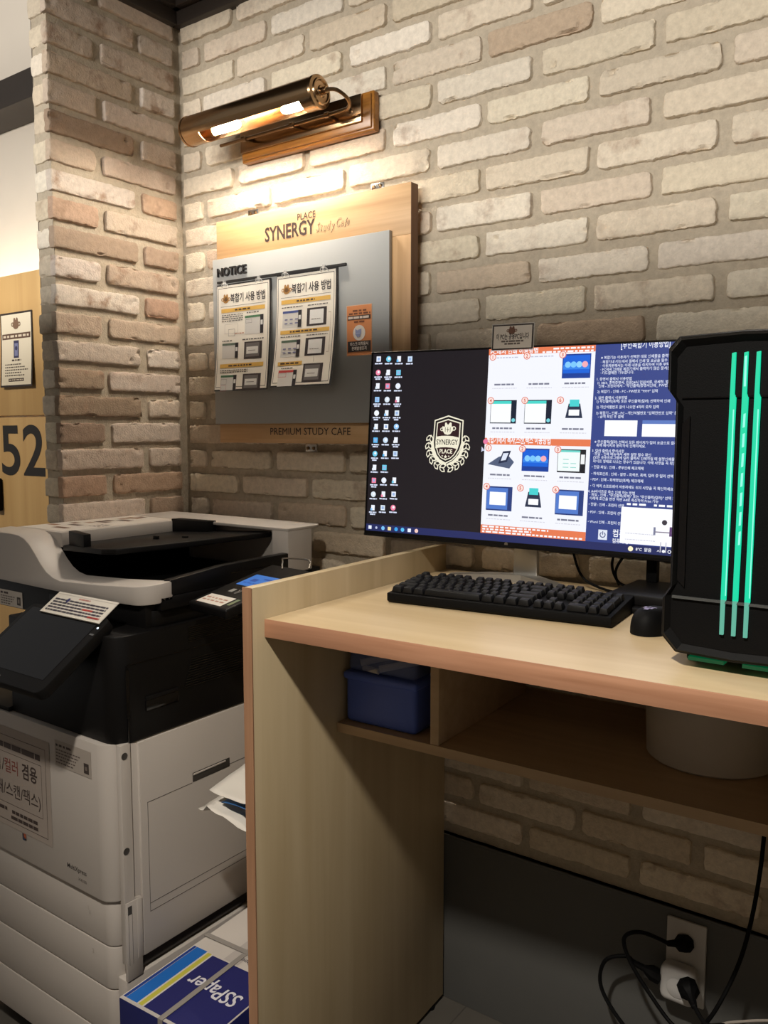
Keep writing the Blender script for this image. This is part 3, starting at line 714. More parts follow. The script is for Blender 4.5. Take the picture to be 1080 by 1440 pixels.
for r, (ya, yb) in enumerate(rows_):
    for c in range(3):
        num = r % 2*3+c+1; u0 = ux0+cw*c+.006; u1 = ux0+cw*(c+1)-.006; v1 = vv(ya); v0 = vv(yb)
        if modes[r][c]: tablet(u0+.004, v0, u1-.002, v1, modes[r][c])
        else: scr.words(u0+.012, u1-.004, v1-.004, .0022, (190, 190, 206), 3)
        scr.disc(u0+.004, v1-.001, .0075, (214, 110, 90), 7); scr.disc(u0+.004, v1-.001, .006, (250, 226, 220), 8); scr.text(str(num), u0+.004, v1-.0045, .007, (200, 80, 60), 9, 'c', off=.02)
        scr.words(u0+.010, u1-.010, v0-.012, .0036, (120, 122, 140), 3, gap=.5); scr.words(u0+.006, u1-.004, v0-.019, .0016, (206, 206, 216), 3)
# right hand text column
tx = ux1+.006
lines = [(190, 0, '※ 복합기는 이용자가 선택한 대로 인쇄물을 출력합니다.'), (212, 0, '· 복합기내 카드에서 결제시 인쇄 및 요금을 필수 확인'), (232, 0, '· 이용자분께서는 아래 내용을 숙지하여 이용 부탁드립니다'), (251, 0, '· PC에서 인쇄로 복합기에서 출력하기 많은 문서는 30매'), (268, 0, '· 카드결제만 가능합니다.'),
         (300, -.006, '1. 증명서 출력시 이용방법'), (319, -.004, '1) 1860, 공적증명서, 민원24시 민원서류, 국세청, 법원'), (336, -.002, '인쇄 - 프린터에서 - "무인출력(증명서인쇄_ PW번호"'), (364, -.004, '2) 복합기 - 인쇄 - PC - PW번호 "9999" 입력'),
         (396, -.008, '2. 일반 출력시 이용방법'), (414, -.004, '1) 무인출력(흑백) 또는 무인출력(컬러) 선택하여 인쇄'), (443, -.004, '2) 개인식별번호 없이 나오면 4자리 숫자 입력'), (474, -.004, '3) 복합기 - 인쇄 - PC - 개인식별번호 "입력한번호 입력" 문서'), (492, 0, '- 금액 확인 후 결제'),
         (622, -.004, '※ 무인출력(컬러) 선택시 모든 페이지가 컬러 요금으로 결제'), (640, 0, '흑백 페이지와 분리하여 인쇄하세요.'), (668, -.008, '3. 컬러 출력시 주의사항'), (684, -.006, '· 파일 - 인쇄 메뉴에서 세부 설정 필수 확인'), (702, -.005, '(모든 응용프로그램에 컬러 출력시 인쇄하실 때 설정인쇄물'), (722, -.005, '파이프 형태로 나오는 경우가 있습니다. 아래 사항을 꼭 확인'),
         (752, -.007, '• 한글 파일 : 인쇄 - 공부인쇄 체크해제'), (786, -.007, '• 파워포인트 : 인쇄 - 설정 - 회색조, 흑백, 컬러 중 컬러 선택'), (816, -.008, '• PDF : 인쇄 - 회색명암(흑백) 체크해제'), (849, -.008, '• 각 여러 소프트웨어 사용자에도 위의 사항을 꼭 확인하세요.'),
         (878, -.012, '4. A4사이즈로 축소 인쇄 하는 방법'), (895, -.008, '· 파일 - 인쇄 - "무인출력(흑백)" 또는 "무인출력(컬러)" 선택 후'), (914, -.008, '아래에 조건을 변경 하면 A4로 축소하여 Print 가능'), (945, -.009, '• 한글 : 인쇄 - 프린터 선택'), (985, -.009, '• PDF : 인쇄 - 프린터 선택'), (1035, -.009, '• Word 인쇄 - 프린터 선택')]
full = SX1-tx-.004
def text_w(st, h):
    vs, _ = text_geo(st, 0.0, .012, 1); return (max(p[0] for p in vs)-min(p[0] for p in vs))*h/.70
for y, du, st in lines:
    h_ = .0050
    while text_w(st, h_)*.92 > full-du-.004: st = st[:-1]
    scr.text(st, tx+.006+du, c4(800, y+4)[1], h_, (220, 226, 244), 3, off=.012, res=1, xs=.92)
scr.text('[무인복합기 이용방법]', (ux1+SX1)/2+.006, c4(880, 139)[1], .0105, (232, 236, 248), 3, 'c', wid=.094, off=.015)
a = c4(688, 508); d = c4(848, 590); scr.rect(a[0], d[1], d[0], a[1], (246, 248, 252), 3)
a = c4(878, 508); scr.rect(a[0], d[1], SX1, a[1], (246, 248, 252), 3); scr.rect(a[0], a[1]-.007, SX1, a[1], (90, 120, 190), 4)
a = c4(772, 945); d = c4(998, 1145); scr.rect(a[0], ztask+.002, SX1, a[1], (246, 247, 252), 5)
scr.words(a[0]+.01, a[0]+.05, a[1]+.004, .004, WHT, 4); scr.words(a[0]+.062, SX1-.004, a[1]+.004, .004, WHT, 4)
for k in range(2): scr.words(a[0]+.010, SX1-.045, a[1]-.052-.012*k, .0014, (200, 200, 210), 6)
cx = SX1-.030; scr.disc(cx, a[1]-.026, .005, (60, 56, 66), 6); scr.rect(cx-.020, a[1]-.052, cx-.016, a[1]-.036, (120, 124, 150), 6); scr.rect(cx-.018, a[1]-.046, cx+.016, a[1]-.044, (120, 110, 130), 6); scr.rect(cx+.010, a[1]-.052, cx+.016, a[1]-.034, (90, 60, 110), 6); scr.rect(cx-.006, a[1]-.084, cx-.004, a[1]-.064, (190, 190, 200), 6); scr.rect(cx+.004, a[1]-.084, cx+.006, a[1]-.064, (190, 190, 200), 6)
p = c4(676, 1087); scr.rect(p[0]-.009, p[1]-.010, p[0]+.009, p[1]+.010, (220, 226, 240), 4); scr.ring(p[0], p[1], .006, .0018, (60, 70, 120), 5, a0=2.1, a1=7.3); scr.rect(p[0]-.0008, p[1], p[0]+.0008, p[1]+.007, (60, 70, 120), 5)
scr.text('컴퓨터', p[0]+.020, p[1]-.001, .0115, WHT, 3, wid=.036, off=.012); scr.text('컴퓨터 종료', p[0]+.020, p[1]-.014, .0072, WHT, 3, wid=.040, off=.012)
# taskbar
for k, px in enumerate((520.8, 529.7, 539, 548, 557.5, 566.5, 576, 586)):
    u, v = ML(px, 741.5+.06*(px-520))[0], SZ0+.0078; cc = ((230, 236, 250), (180, 190, 220), (120, 190, 240), (240, 220, 160), (60, 160, 230), (90, 190, 240), (230, 236, 250), (240, 200, 190))[k]
    if k in (0, 3, 6): scr.rect(u-.0042, v-.004, u+.0042, v+.004, cc, 4)
    else: scr.disc(u, v, .0046 if k != 1 else .003, cc, 4)
u = SX1-.092; v = SZ0+.0078; scr.disc(u, v, .005, (250, 240, 200), 4); scr.text('8°C  맑음', u+.010, v-.0027, .0055, WHT, 4, wid=.030, off=.012)
scr.poly([(u+.050, v-.002), (u+.053, v+.002), (u+.056, v-.002), (u+.053, v)], WHT, 4); scr.disc(u+.063, v, .003, WHT, 4); scr.ring(u+.074, v, .0034, .0012, WHT, 4); scr.rect(u+.083, v-.0034, u+.090, v+.0034, WHT, 4)
# desktop icons
RI = random.Random(5)
ic = {0: [0, 1, 2, 3], 1: [0, 1, 2], 2: [0, 1, 2], 3: [0, 1, 2], 4: [0, 1, 2], 5: [0, 1, 2], 6: [0, 1, 2], 7: [0, 1, 2], 8: [0, 1], 9: [0, 1, 2], 10: [0, 1, 2], 11: [0, 1, 2]}
iy = [505, 524, 543, 562, 581, 600, 619, 638, 657.5, 675.5, 695, 714]
icol = [(226, 232, 244), (150, 200, 244), (90, 180, 236), (236, 130, 160), (238, 242, 250), (110, 200, 230), (214, 226, 236), (200, 220, 240)]
for r, cs in ic.items():
    for c in cs:
        px = (533, 547, 561.5, 577)[c]-.040*(iy[r]-505); u, v = ML(px, iy[r]); cc = icol[(r*3+c*5) % 8]; q = (r+c) % 3
        if q == 0: scr.rect(u-.0058, v-.006, u+.0058, v+.006, cc, 2); scr.rect(u-.003, v-.003, u+.003, v+.003, (150, 176, 220), 3)
        elif q == 1: scr.disc(u, v, .0066, cc, 2); scr.disc(u+.001, v+.001, .003, (240, 244, 250), 3)
        else: scr.rect(u-.0045, v-.006, u+.005, v+.0065, (236, 240, 248), 2); scr.rect(u-.006, v-.0065, u-.001, v-.001, cc, 3)
        scr.words(u-.010, u+.010, v-.012, .0030, (214, 222, 244), 2, RI, gap=.4)
        if RI.random() < .35: scr.words(u-.007, u+.007, v-.0165, .0030, (214, 222, 244), 2, RI, gap=.4)
# shield emblem
eu, ev = ML(629.5, 623.5); E1 = ML(629.5, 584)[1]; E2 = ML(627, 662)[1]; es = (E1-E2)/830   # unit per pixel of an 830 px tall badge
def ep(x, y): return eu+(x-520)*es*.98, ev-(y-568)*es
CRM = (236, 230, 206); MAR = (46, 24, 28); BK = (22, 18, 22)
for sg in (-1, 1):   # laurel
    for k in range(8):
        a = math.radians(-78+19.5*k); r_ = 322
        for rr, ln in ((r_-28, 46), (r_+22, 46)):
            cx_, cy_ = 520+sg*rr*math.cos(a), 610-rr*math.sin(a)*1.04
            if cy_ < 455: continue
            t_ = a+PI/2+(0.45 if rr > r_ else -.45); dx, dy = math.cos(t_), math.sin(t_)
            P_ = [(-52, 0), (-20, 26), (22, 24), (52, 0), (22, -24), (-20, -26)]
            for gcol, kx, L in ((CRM, 1.22, 3), (BK, .74, 4)): scr.poly([ep(cx_+sg*(px_*dx-py_*dy)*kx, cy_-(px_*dy+py_*dx)*kx) for px_, py_ in P_], gcol, L)
    scr.poly([ep(520+sg*x, y) for x, y in ((250, 480), (292, 560), (285, 640), (235, 760), (130, 870), (20, 900), (0, 880), (100, 830), (190, 740), (235, 640))], CRM, 3)
def shield(g):
    return [ep(*q) for q in ((520, 150+g*1.15), (778-g, 222+g*.8), (772-g, 560), (745-g, 660-g*.2), (680-g*.8, 760-g*.4), (610-g*.5, 822-g*.7), (500, 875-g*1.1), (395+g*.5, 822-g*.7), (330+g*.8, 750-g*.4), (285+g, 650-g*.2), (270+g, 560), (285+g, 222+g*.8))]
for g, cc, L in ((0, CRM, 4), (18, BK, 5), (46, CRM, 6), (62, MAR, 7)): scr.poly(shield(g), cc, L)
scr.poly([ep(x, y) for x, y in ((322, 472), (420, 458), (520, 455), (610, 460), (715, 480), (700, 652), (610, 632), (510, 626), (410, 630), (322, 646))], CRM, 8)
p0 = ep(336, 588); scr.text('SYNERGY', p0[0], p0[1], 78*es, BK, 9, wid=358*es, off=.012)
p0 = ep(505, 718); scr.text('PLACE', p0[0], p0[1], 62*es, CRM, 9, 'c', wid=212*es, off=.025)
def star(cx, cy, r): return [ep(cx+(r if k % 2 == 0 else r*.42)*math.sin(k*PI/5), cy-(r if k % 2 == 0 else r*.42)*math.cos(k*PI/5)) for k in range(10)]
scr.poly(star(502, 770, 34), CRM, 9); scr.poly(star(446, 757, 17), CRM, 9); scr.poly(star(558, 760, 17), CRM, 9)
scr.poly([ep(x, y) for x, y in ((425, 315), (468, 320), (470, 262), (490, 255), (520, 295), (555, 255), (580, 262), (585, 318), (612, 318), (605, 380), (565, 430), (520, 442), (470, 430), (436, 385))], CRM, 8)
a_ = ep(622, 345); scr.ring(a_[0], a_[1], 34*es, 14*es, CRM, 8); a_ = ep(418, 360); scr.ring(a_[0], a_[1], 26*es, 10*es, CRM, 8)
for x in (478, 520, 562): q0 = ep(x-4, 400); q1 = ep(x+4, 330); scr.rect(q0[0], q0[1], q1[0], q1[1], MAR, 9)
q0 = ep(500, 372); q1 = ep(545, 362); scr.rect(q0[0], q0[1], q1[0], q1[1], MAR, 9)
# pointer near the window edge
p = ML(678, 628); scr.poly([(p[0], p[1]), (p[0], p[1]-.012), (p[0]+.003, p[1]-.009), (p[0]+.008, p[1]-.009)], (200, 206, 230), 9)
scr.build('screen', mon)['label'] = 'lit desktop with icons, emblem and print instructions'
# silver stand of the monitor
b = MB(); nx, ny = MC.x+.012, MC.y+.075
b.prism([(nx-.034, 1.118), (nx+.024, 1.118), (nx+.018, 1.36), (nx-.030, 1.36)], 'y', ny, ny+.014, M_SILVER, .002)
b.box(nx-.05, nx+.05, ny-.035, ny+.014, 1.33, 1.43, M_SILVER, .004); b.build('stand_neck', mon)
for sg, ex, ey in ((-1, nx-.17, ny-.045), (1, nx+.165, ny-.105)):
    b = MB(); a = Vector((nx-.004, ny+.004, 0)); e = Vector((ex, ey, 0)); dd = (e-a).normalized(); pp = Vector((-dd.y, dd.x, 0))*.016
    vs = []
    for q, hgt in ((0, 1.128), (.5, 1.126), (1, 1.120)):
        c_ = a+(e-a)*q; k_ = 1.15-.35*q
        for s1, z in ((-1, 1.1102), (1, 1.1102), (1, hgt), (-1, hgt)): vs.append((c_.x+pp.x*s1*k_, c_.y+pp.y*s1*k_, z))
    fs = []
    for q in range(2):
        for j in range(4): fs.append((q*4+j, q*4+(j+1) % 4, q*4+4+(j+1) % 4, q*4+4+j))
    fs += [(0, 3, 2, 1), (8, 9, 10, 11)]
    b.add(vs, fs, M_SILVER); b.build('stand_leg', mon)

# small sign standing on the monitor's top edge
sg = thing('sign', 'small white framed card clipped on the monitor top edge', 'sign', tuple(MC+MU*(MH-.04)+ME*.02-MF*.004))
fnS = lambda u, v, w: MC+ME*u+MU*v-MF*(.0055+w)
q = [ML(*t) for t in ((693.5, 459.5), (753.5, 453.5), (752, 489.5), (695, 494.5))]
su0, su1, sv0, sv1 = q[0][0]+.002, q[1][0]-.002, (q[2][1]+q[3][1])/2, (q[0][1]+q[1][1])/2
b = MB(); b.box(su0-.002, su1+.002, -.0053, -.0040, sv0-.002, sv1+.002, M_CLEAR_HOOK, 0, 1, MM); b.box((su0+su1)/2-.012, (su0+su1)/2+.012, -.004, .024, MH+.0005, MH+.003, M_CLEAR_HOOK, 0, 1, MM); b.build('acrylic_holder', sg)
f = Flat(fnS); f.rect(su0, sv0, su1, sv1, (54, 44, 42), 0); f.rect(su0+.003, sv0+.003, su1-.003, sv1-.003, (232, 224, 214), 1)
cm, wS, hS = (su0+su1)/2, su1-su0, sv1-sv0
cup_icon(f, cm-.002, sv0+hS*.74, .016, (126, 88, 70), 2)
f.text('이 PC는 공용PC입니다', cm, sv0+hS*.42, .0100, (60, 48, 46), 2, 'c', wid=wS*.80, off=.02); f.words(cm-wS*.27, cm+wS*.27, sv0+hS*.30, .0035, (110, 98, 92), 2, gap=.4); f.words(cm-wS*.19, cm+wS*.19, sv0+hS*.20, .0035, (110, 98, 92), 2, gap=.4); f.build('card', sg)

# ------------------------------------------------------------------ keyboard
KR = math.radians(5.6)
kb = thing('keyboard', 'black mechanical keyboard in front of the monitor', 'keyboard', (1.056, -.424, 1.1105), KR)
KW, KD = .436, .158
b = MB(); b.prism([(0, .004), (0, .019), (KD, .030), (KD, .004), (KD-.01, 0), (.006, 0)], 'x', 0, KW, M_BLACK_MATTE, .0015); b.build('case', kb, False)
UK = KW/23.1; M_KEY = mat('black_keycap', rgb(17, 17, 18), rough=0.5, spec=0.25); M_LEG = mat('key_legend', rgb(60, 60, 64), rough=.5)
def ktop(y): return .019+.011*y/KD
KEYM = {}
def key(x, row, w=1.0, hrow=1):
    y0 = .008+row*.0232+(.003 if row == 5 else 0); d = .0200+(hrow-1)*.0232
    kk = (round(w, 3), hrow)
    if kk not in KEYM:
        b = MB(); wd = UK*w-.0022; t = .0030
        vs = [(0, 0, 0), (wd, 0, 0), (wd, d, 0), (0, d, 0), (t*.9, t*.7, .0105), (wd-t*.9, t*.7, .0105), (wd-t*.9, d-t*1.2, .0115), (t*.9, d-t*1.2, .0115)]
        bm_ = bmesh.new(); V_ = [bm_.verts.new(v) for v in vs]
        for f_ in [(0, 3, 2, 1), (4, 5, 6, 7), (0, 1, 5, 4), (1, 2, 6, 5), (2, 3, 7, 6), (3, 0, 4, 7)]: bm_.faces.new([V_[k] for k in f_])
        bmesh.ops.bevel(bm_, geom=list(bm_.edges), offset=.0010, segments=2, profile=.5, affect='EDGES'); b.merge(bm_, M_KEY)
        cx_ = wd*.42; b.add([(cx_-.0016, d*.52, .0112), (cx_+.0014, d*.52, .0112), (cx_+.0014, d*.66, .0114), (cx_-.0016, d*.66, .0114)], [(0, 1, 2, 3)], M_LEG)
        KEYM[kk] = b.mesh('key'); smooth_angle(KEYM[kk])
    o = bpy.data.objects.new('key', KEYM[kk]); COL.objects.link(o); o.parent = kb
    o.location = (.006+x*UK, y0, ktop(y0)+.0008); o.rotation_euler = (math.atan(.011/KD), 0, 0)
x = 0
for w in (1.25, 1.25, 1.25, 6.25, 1.25, 1.25, 1.25, 1.25): key(x, 0, w); x += w
for x in (15.25, 16.25, 17.25): key(x, 0)
key(18.5, 0, 2); key(20.5, 0)
x = 2.25; key(0, 1, 2.25)
for k in range(10): key(x, 1); x += 1
key(x, 1, 2.75); key(16.25, 1)
for k in range(3): key(18.5+k, 1)
key(21.5, 0, 1, 2)
key(0, 2, 1.75); x = 1.75
for k in range(11): key(x, 2); x += 1
key(x, 2, 2.25)
for k in range(3): key(18.5+k, 2)
key(0, 3, 1.5); x = 1.5
for k in range(12): key(x, 3); x += 1
key(x, 3, 1.5)
for k in range(3): key(15.25+k, 3)
for k in range(3): key(18.5+k, 3)
key(21.5, 2, 1, 2)
for k in range(13): key(k, 4)
key(13, 4, 2)
for k in range(3): key(15.25+k, 4)
for k in range(4): key(18.5+k, 4)
key(0, 5)
for k in range(12): key(2+k+.5*(k//4), 5)
for k in range(3): key(15.25+k, 5)

# ------------------------------------------------------------------ mouse
ms = thing('mouse', 'black computer mouse with a pale emblem beside the tower', 'mouse', (1.553, -.345, 1.1105), math.radians(-8))
b = MB(); nu, nv = 28, 14; vs, fs = [], []
for j in range(nv+1):
    ph = PI/2*j/nv
    for i in range(nu):
        a = 2*PI*i/nu; cx_, cy_ = math.cos(a), math.sin(a)
        rx = .033*(1-.10*(cy_ < 0)*abs(cy_)); k_ = math.cos(ph)**.55
        z = .0005+.039*math.sin(ph)**.85*(1-.18*cy_*k_)
        sx = math.copysign(abs(cx_)**.8, cx_)*rx; sy = math.copysign(abs(cy_)**.85, cy_)*.060
        vs.append((sx*k_, sy*k_, z))
for j in range(nv):
    for i in range(nu): fs.append((j*nu+i, j*nu+(i+1) % nu, (j+1)*nu+(i+1) % nu, (j+1)*nu+i))
fs.append(tuple(range(nu))[::-1]); b.add(vs, fs, M_BLACK_MATTE); b.build('shell', ms, False)
b = MB(); b.box(-.0035, .0035, .022, .046, .020, .0365, M_PLASTIC_BLACK, .003); b.build('scroll_wheel', ms, False)
b = MB(); em_ = mat('mouse_emblem', rgb(140, 132, 168), rough=.4)
def mtop(x, y):
    r = min(.999, math.hypot(x/.032, y/.060)); k_ = r**(1/.55) if r > 0 else 0; return .0005+.039*math.sin(math.acos(min(1, r**(1/.55))))**.85*(1-.18*(y/.06))+.0008
for x0, y0, x1, y1 in ((-.008, -.032, -.004, -.021), (.004, -.032, .008, -.021), (-.004, -.038, .004, -.029), (-.011, -.021, -.006, -.018), (.006, -.021, .011, -.018), (-.002, -.027, .002, -.018)):
    b.add([(x0, y0, mtop(x0, y0)), (x1, y0, mtop(x1, y0)), (x1, y1, mtop(x1, y1)), (x0, y1, mtop(x0, y1))], [(0, 1, 2, 3)], em_)
b.build('emblem', ms, False)
b = MB(); b.tube([(0, .056, .008), (.002, .068, .005), (.008, .078, .004), (.016, .088, .004)], .0018, M_BLACK_MATTE, 8); b.build('cable', ms, False)

# ------------------------------------------------------------------ computer tower
tw = thing('computer_tower', 'black gaming computer tower with three glowing teal light bars', 'computer tower', (1.72, -.33, 1.1105))
TX, TY = 1.722, -.55
b = MB(); b.box(TX-.082, TX+.082, TY+.04, -.115, 1.128, 1.565, M_BLACK_MATTE, .004); b.build('case', tw)
half = [(0, 1.5745), (.086, 1.5715), (.100, 1.556), (.100, 1.500), (.088, 1.484), (.088, 1.222), (.098, 1.206), (.098, 1.152), (.078, 1.130), (0, 1.127)]
outl = [(TX-x, z) for x, z in half]+[(TX+x, z) for x, z in half[1:-1]][::-1]
b = MB(); b.prism(outl, 'y', TY+.006, TY+.042, M_PLASTIC_BLACK, .002); b.build('front_bezel', tw)
innr = [(TX+(x-TX)*.86, 1.35+(z-1.35)*.93) for x, z in outl]
b = MB()
n = len(outl)
for k in range(n):
    k2 = (k+1) % n; A_, B_, C_, D_ = outl[k], outl[k2], innr[k2], innr[k]
    b.add([(A_[0], TY+.010, A_[1]), (B_[0], TY+.010, B_[1]), (B_[0]*.93+TX*.07, TY-.004, 1.35+(B_[1]-1.35)*.97), (A_[0]*.93+TX*.07, TY-.004, 1.35+(A_[1]-1.35)*.97), (C_[0], TY+.003, C_[1]), (D_[0], TY+.003, D_[1])], [(0, 1, 2, 3), (3, 2, 4, 5)], M_BLACK_MATTE)
b.build('front_frame', tw)
b = MB(); b.prism(innr, 'y', TY+.002, TY+.010, M_BLACK_MATTE)
M_LINE = mat('grey_seam', rgb(78, 80, 80), rough=.3)
b.box(TX-.078, TX+.078, TY-.0005, TY+.002, 1.486, 1.488, M_BLACK_GLOSS); b.box(TX-.082, TX+.082, TY-.002, TY+.002, 1.209, 1.2125, M_LINE)
for sx in (-1, 1): b.prism([(TX+sx*.066, 1.462), (TX+sx*.076, 1.452), (TX+sx*.076, 1.235), (TX+sx*.066, 1.225)], 'y', TY-.001, TY+.003, M_BLACK_GLOSS)
b.build('front_panel', tw)
for k in range(3):
    xc = TX-.0155+.0152*k; b = MB(); y0, y1 = TY-.0026, TY+.003
    def bar(p, m): b.prism(p, 'y', y0, y1, m)
    w0 = .0058
    bar([(xc+.0005, 1.4905), (xc+w0, 1.4905), (xc+w0, 1.545), (xc+.0012, 1.544)], M_TEAL)
    bar([(xc-.0005, 1.30), (xc+w0+.0006, 1.30), (xc+w0+.0022, 1.486), (xc+w0, 1.4905), (xc+.0005, 1.4905)], M_TEAL)
    bar([(xc-.0012, 1.214), (xc+w0-.0004, 1.214), (xc+w0+.0006, 1.30), (xc-.0005, 1.30)], M_TEAL)
    bar([(xc-.0012, 1.166), (xc+.0036, 1.166), (xc+.0040, 1.209), (xc+w0-.0004, 1.214), (xc-.0012, 1.214)], M_TEAL_DIM)
    if k == 1:
        for q in range(7): z = 1.29+.026*q; b.prism([(xc+.0030, z), (xc+.0056, z+.001), (xc+.0060, z+.019), (xc+.0034, z+.018)], 'y', y0-.0004, y0, M_TEAL_HOT)
        b.prism([(xc+.0022, 1.500), (xc+.0048, 1.500), (xc+.0048, 1.540), (xc+.0022, 1.539)], 'y', y0-.0004, y0, M_TEAL_HOT)
    else:
        b.prism([(xc+.0044, 1.22), (xc+.0056, 1.22), (xc+.0066, 1.47), (xc+.0052, 1.47)], 'y', y0-.0004, y0, M_TEAL_HOT)
    b.build('light_bar', tw)['label'] = 'glowing teal light bar'
b = MB(); b.box(TX-.060, TX-.012, TY+.008, TY+.030, 1.1215, 1.1265, M_GREEN_GLOW); b.box(TX+.012, TX+.06, TY+.008, TY+.030, 1.1215, 1.1265, M_GREEN_GLOW); b.build('underglow_strip', tw)
for sx in (-1, 1):
    for yy in (TY+.07, -.16):
        b = MB(); b.box(TX+sx*.06-.014, TX+sx*.06+.014, yy-.02, yy+.02, 1.1106, 1.129, M_BLACK_MATTE, .003); b.build('foot', tw)

# ------------------------------------------------------------------ black stand behind the keyboard
bs = thing('stand', 'black stepped stand base with a post between monitor and tower', 'stand', (1.50, -.15, 1.1105))
b = MB(); b.box(1.40, 1.625, -.245, -.055, 1.1106, 1.122, M_PLASTIC_BLACK, .004); b.build('foot_plate', bs)
b = MB(); b.prism([(1.405, 1.122), (1.62, 1.122), (1.60, 1.142), (1.425, 1.142)], 'y', -.225, -.06, M_PLASTIC_BLACK, .003); b.build('upper_plate', bs)
b = MB(); b.box(1.448, 1.470, -.085, -.066, 1.142, 1.30, M_BLACK_MATTE, .003); b.build('post', bs)
def cable(label, pts, r, m=M_BLACK_MATTE, name='cable'):
    b = MB(); b.tube(pts, r, m, 8); o = b.build(name); tag(o, label, 'cable'); return base_origin(o)
cable('thin black cable drooping from monitor onto the black stand', [(1.28, -.065, 1.24), (1.285, -.06, 1.18), (1.305, -.06, 1.135), (1.345, -.07, 1.118), (1.395, -.09, 1.1145)], .0028)
cable('looped black cable hanging left of the black stand post', [(1.375, -.045, 1.26), (1.368, -.04, 1.20), (1.362, -.04, 1.16), (1.378, -.042, 1.128), (1.41, -.038, 1.117)], .003)
cable('black cable crossing the loop under the monitor', [(1.405, -.03, 1.26), (1.39, -.028, 1.20), (1.365, -.026, 1.15), (1.372, -.024, 1.118)], .003)

# ------------------------------------------------------------------ shelf contents
tub = thing('storage_box', 'blue plastic box with clear domed lid in the small shelf bay', 'box', (1.045, -.33, .8585), math.radians(2.3))
b = MB(); b.box(-.086, .080, -.105, .115, .0003, .098, M_BLUE_TUB, .010, 3); b.box(-.090, .083, -.109, .119, .088, .104, M_BLUE_TUB, .006, 3); b.build('body', tub, False)
b = MB(); b.box(-.086, .080, -.103, .115, .1045, .168, M_CLEAR, .014, 3, None, .94); b.build('lid', tub, False)['label'] = 'clear domed lid'
b = MB(); b.tube([(-.055, -.095, .122), (.02, -.03, .140)], .007, M_CHALK, 8, False); b.tube([(-.01, -.095, .116), (.06, -.05, .132)], .007, M_CHALK, 8, False); b.tube([(-.05, -.09, .112), (-.01, -.098, .112)], .006, M_CHALK, 8, False)
b.box(.035, .055, -.06, -.04, .138, .152, M_CHALK, .004); b.build('stick_handle', tub, False)
bk = thing('bucket', 'white plastic bucket on the open shelf under the worktop', 'bucket', (1.612, -.195, .8585))
b = MB(); b.lathe([(.0001, 0), (.106, 0), (.111, .004), (.119, .19), (.123, .196), (.123, .203), (.117, .203), (.108, .02), (.0001, .012)], M_BUCKET, 48, None); b.build('body', bk, False)
b = MB(); b.tube([(-.122, 0, .185), (-.128, -.02, .16), (-.09, -.105, .13), (0, -.128, .118), (.09, -.105, .13), (.128, -.02, .16), (.122, 0, .185)], .002, M_STEEL, 6); b.build('wire_handle', bk, False)
# ------------------------------------------------------------------ socket, plugs, cables under the desk
so = thing('wall_socket', 'white double wall socket plate low on the grey panel', 'socket', (1.532, -.005, .24))
b = MB(); b.box(1.492, 1.573, -.014, -.0062, .242, .422, M_WHITE_ELEC, .003); b.build('plate', so)
RYm = lambda x, y, z: Matrix.Translation((x, y, z)) @ Matrix.Rotation(PI/2, 4, 'X')
for z in (.378, .290):
    b = MB(); b.lathe([(.0001, .0012), (.017, .0012), (.019, .0020), (.021, 0)], M_WHITE_ELEC, 24, RYm(1.532, -.0141, z)); b.build('socket_ring', so)
ad = thing('socket_adapter', 'white round multi socket adapter in the lower socket', 'adapter', (1.53, -.05, .26))
b = MB(); b.box(1.492, 1.565, -.062, -.0165, .262, .338, M_WHITE_ELEC, .016, 4); b.build('body', ad)
b = MB(); b.lathe([(.0001, .002), (.018, .002), (.021, 0)], M_WHITE_ELEC, 20, RYm(1.53, -.0625, .30)); b.build('outlet_face', ad)
def plug(label, c, d, pts, rr=.018):
    t = thing('power_plug', label, 'plug', c)
    C_ = Vector(c); D_ = Vector(d).normalized(); b = MB()
    b.merge_l = None
    q = D_.to_track_quat('Z', 'Y').to_matrix().to_4x4(); q.translation = C_
    b.lathe([(.0001, 0), (rr, 0), (rr, .018), (rr*.75, .026), (rr*.45, .034), (.006, .06), (.0035, .062), (.0001, .062)], M_BLACK_MATTE, 8, q); b.build('body', t)
    b = MB(); b.tube([C_+D_*.058]+[Vector(p) for p in pts], .0042, M_BLACK_MATTE, 8); b.build('cord', t)
plug('black plug in the upper half of the wall socket', (1.536, -.018, .378), (-.45, -1, .35), [(1.470, -.11, .425), (1.440, -.125, .41), (1.452, -.12, .36), (1.50, -.12, .30), (1.55, -.125, .262), (1.595, -.13, .285), (1.63, -.12, .35), (1.66, -.08, .45), (1.675, -.04, .60), (1.68, -.03, .80)])
plug('black plug in the left side of the white adapter', (1.490, -.045, .300), (-1, -.35, .45), [(1.425, -.07, .335), (1.385, -.08, .315), (1.375, -.08, .26), (1.41, -.09, .215), (1.50, -.11, .15), (1.56, -.12, .06), (1.62, -.12, .01)], .016)
plug('black angular plug in the front face of the white adapter', (1.552, -.066, .318), (.55, -1, -.05), [(1.61, -.14, .305), (1.64, -.13, .31), (1.68, -.10, .30), (1.74, -.11, .30)], .021)
cable('thin pale cable hanging right of the wall socket', [(1.74, -.10, .345), (1.68, -.12, .33), (1.625, -.13, .30), (1.605, -.135, .24), (1.606, -.13, .12), (1.605, -.13, .005)], .0026, mat('grey_cable', rgb(150, 142, 134), rough=.5))
cable('thick black cable running down beside the socket to the floor', [(1.755, -.03, .835), (1.752, -.03, .50), (1.735, -.035, .33), (1.705, -.045, .22), (1.69, -.05, .10), (1.69, -.05, .007)], .0062)

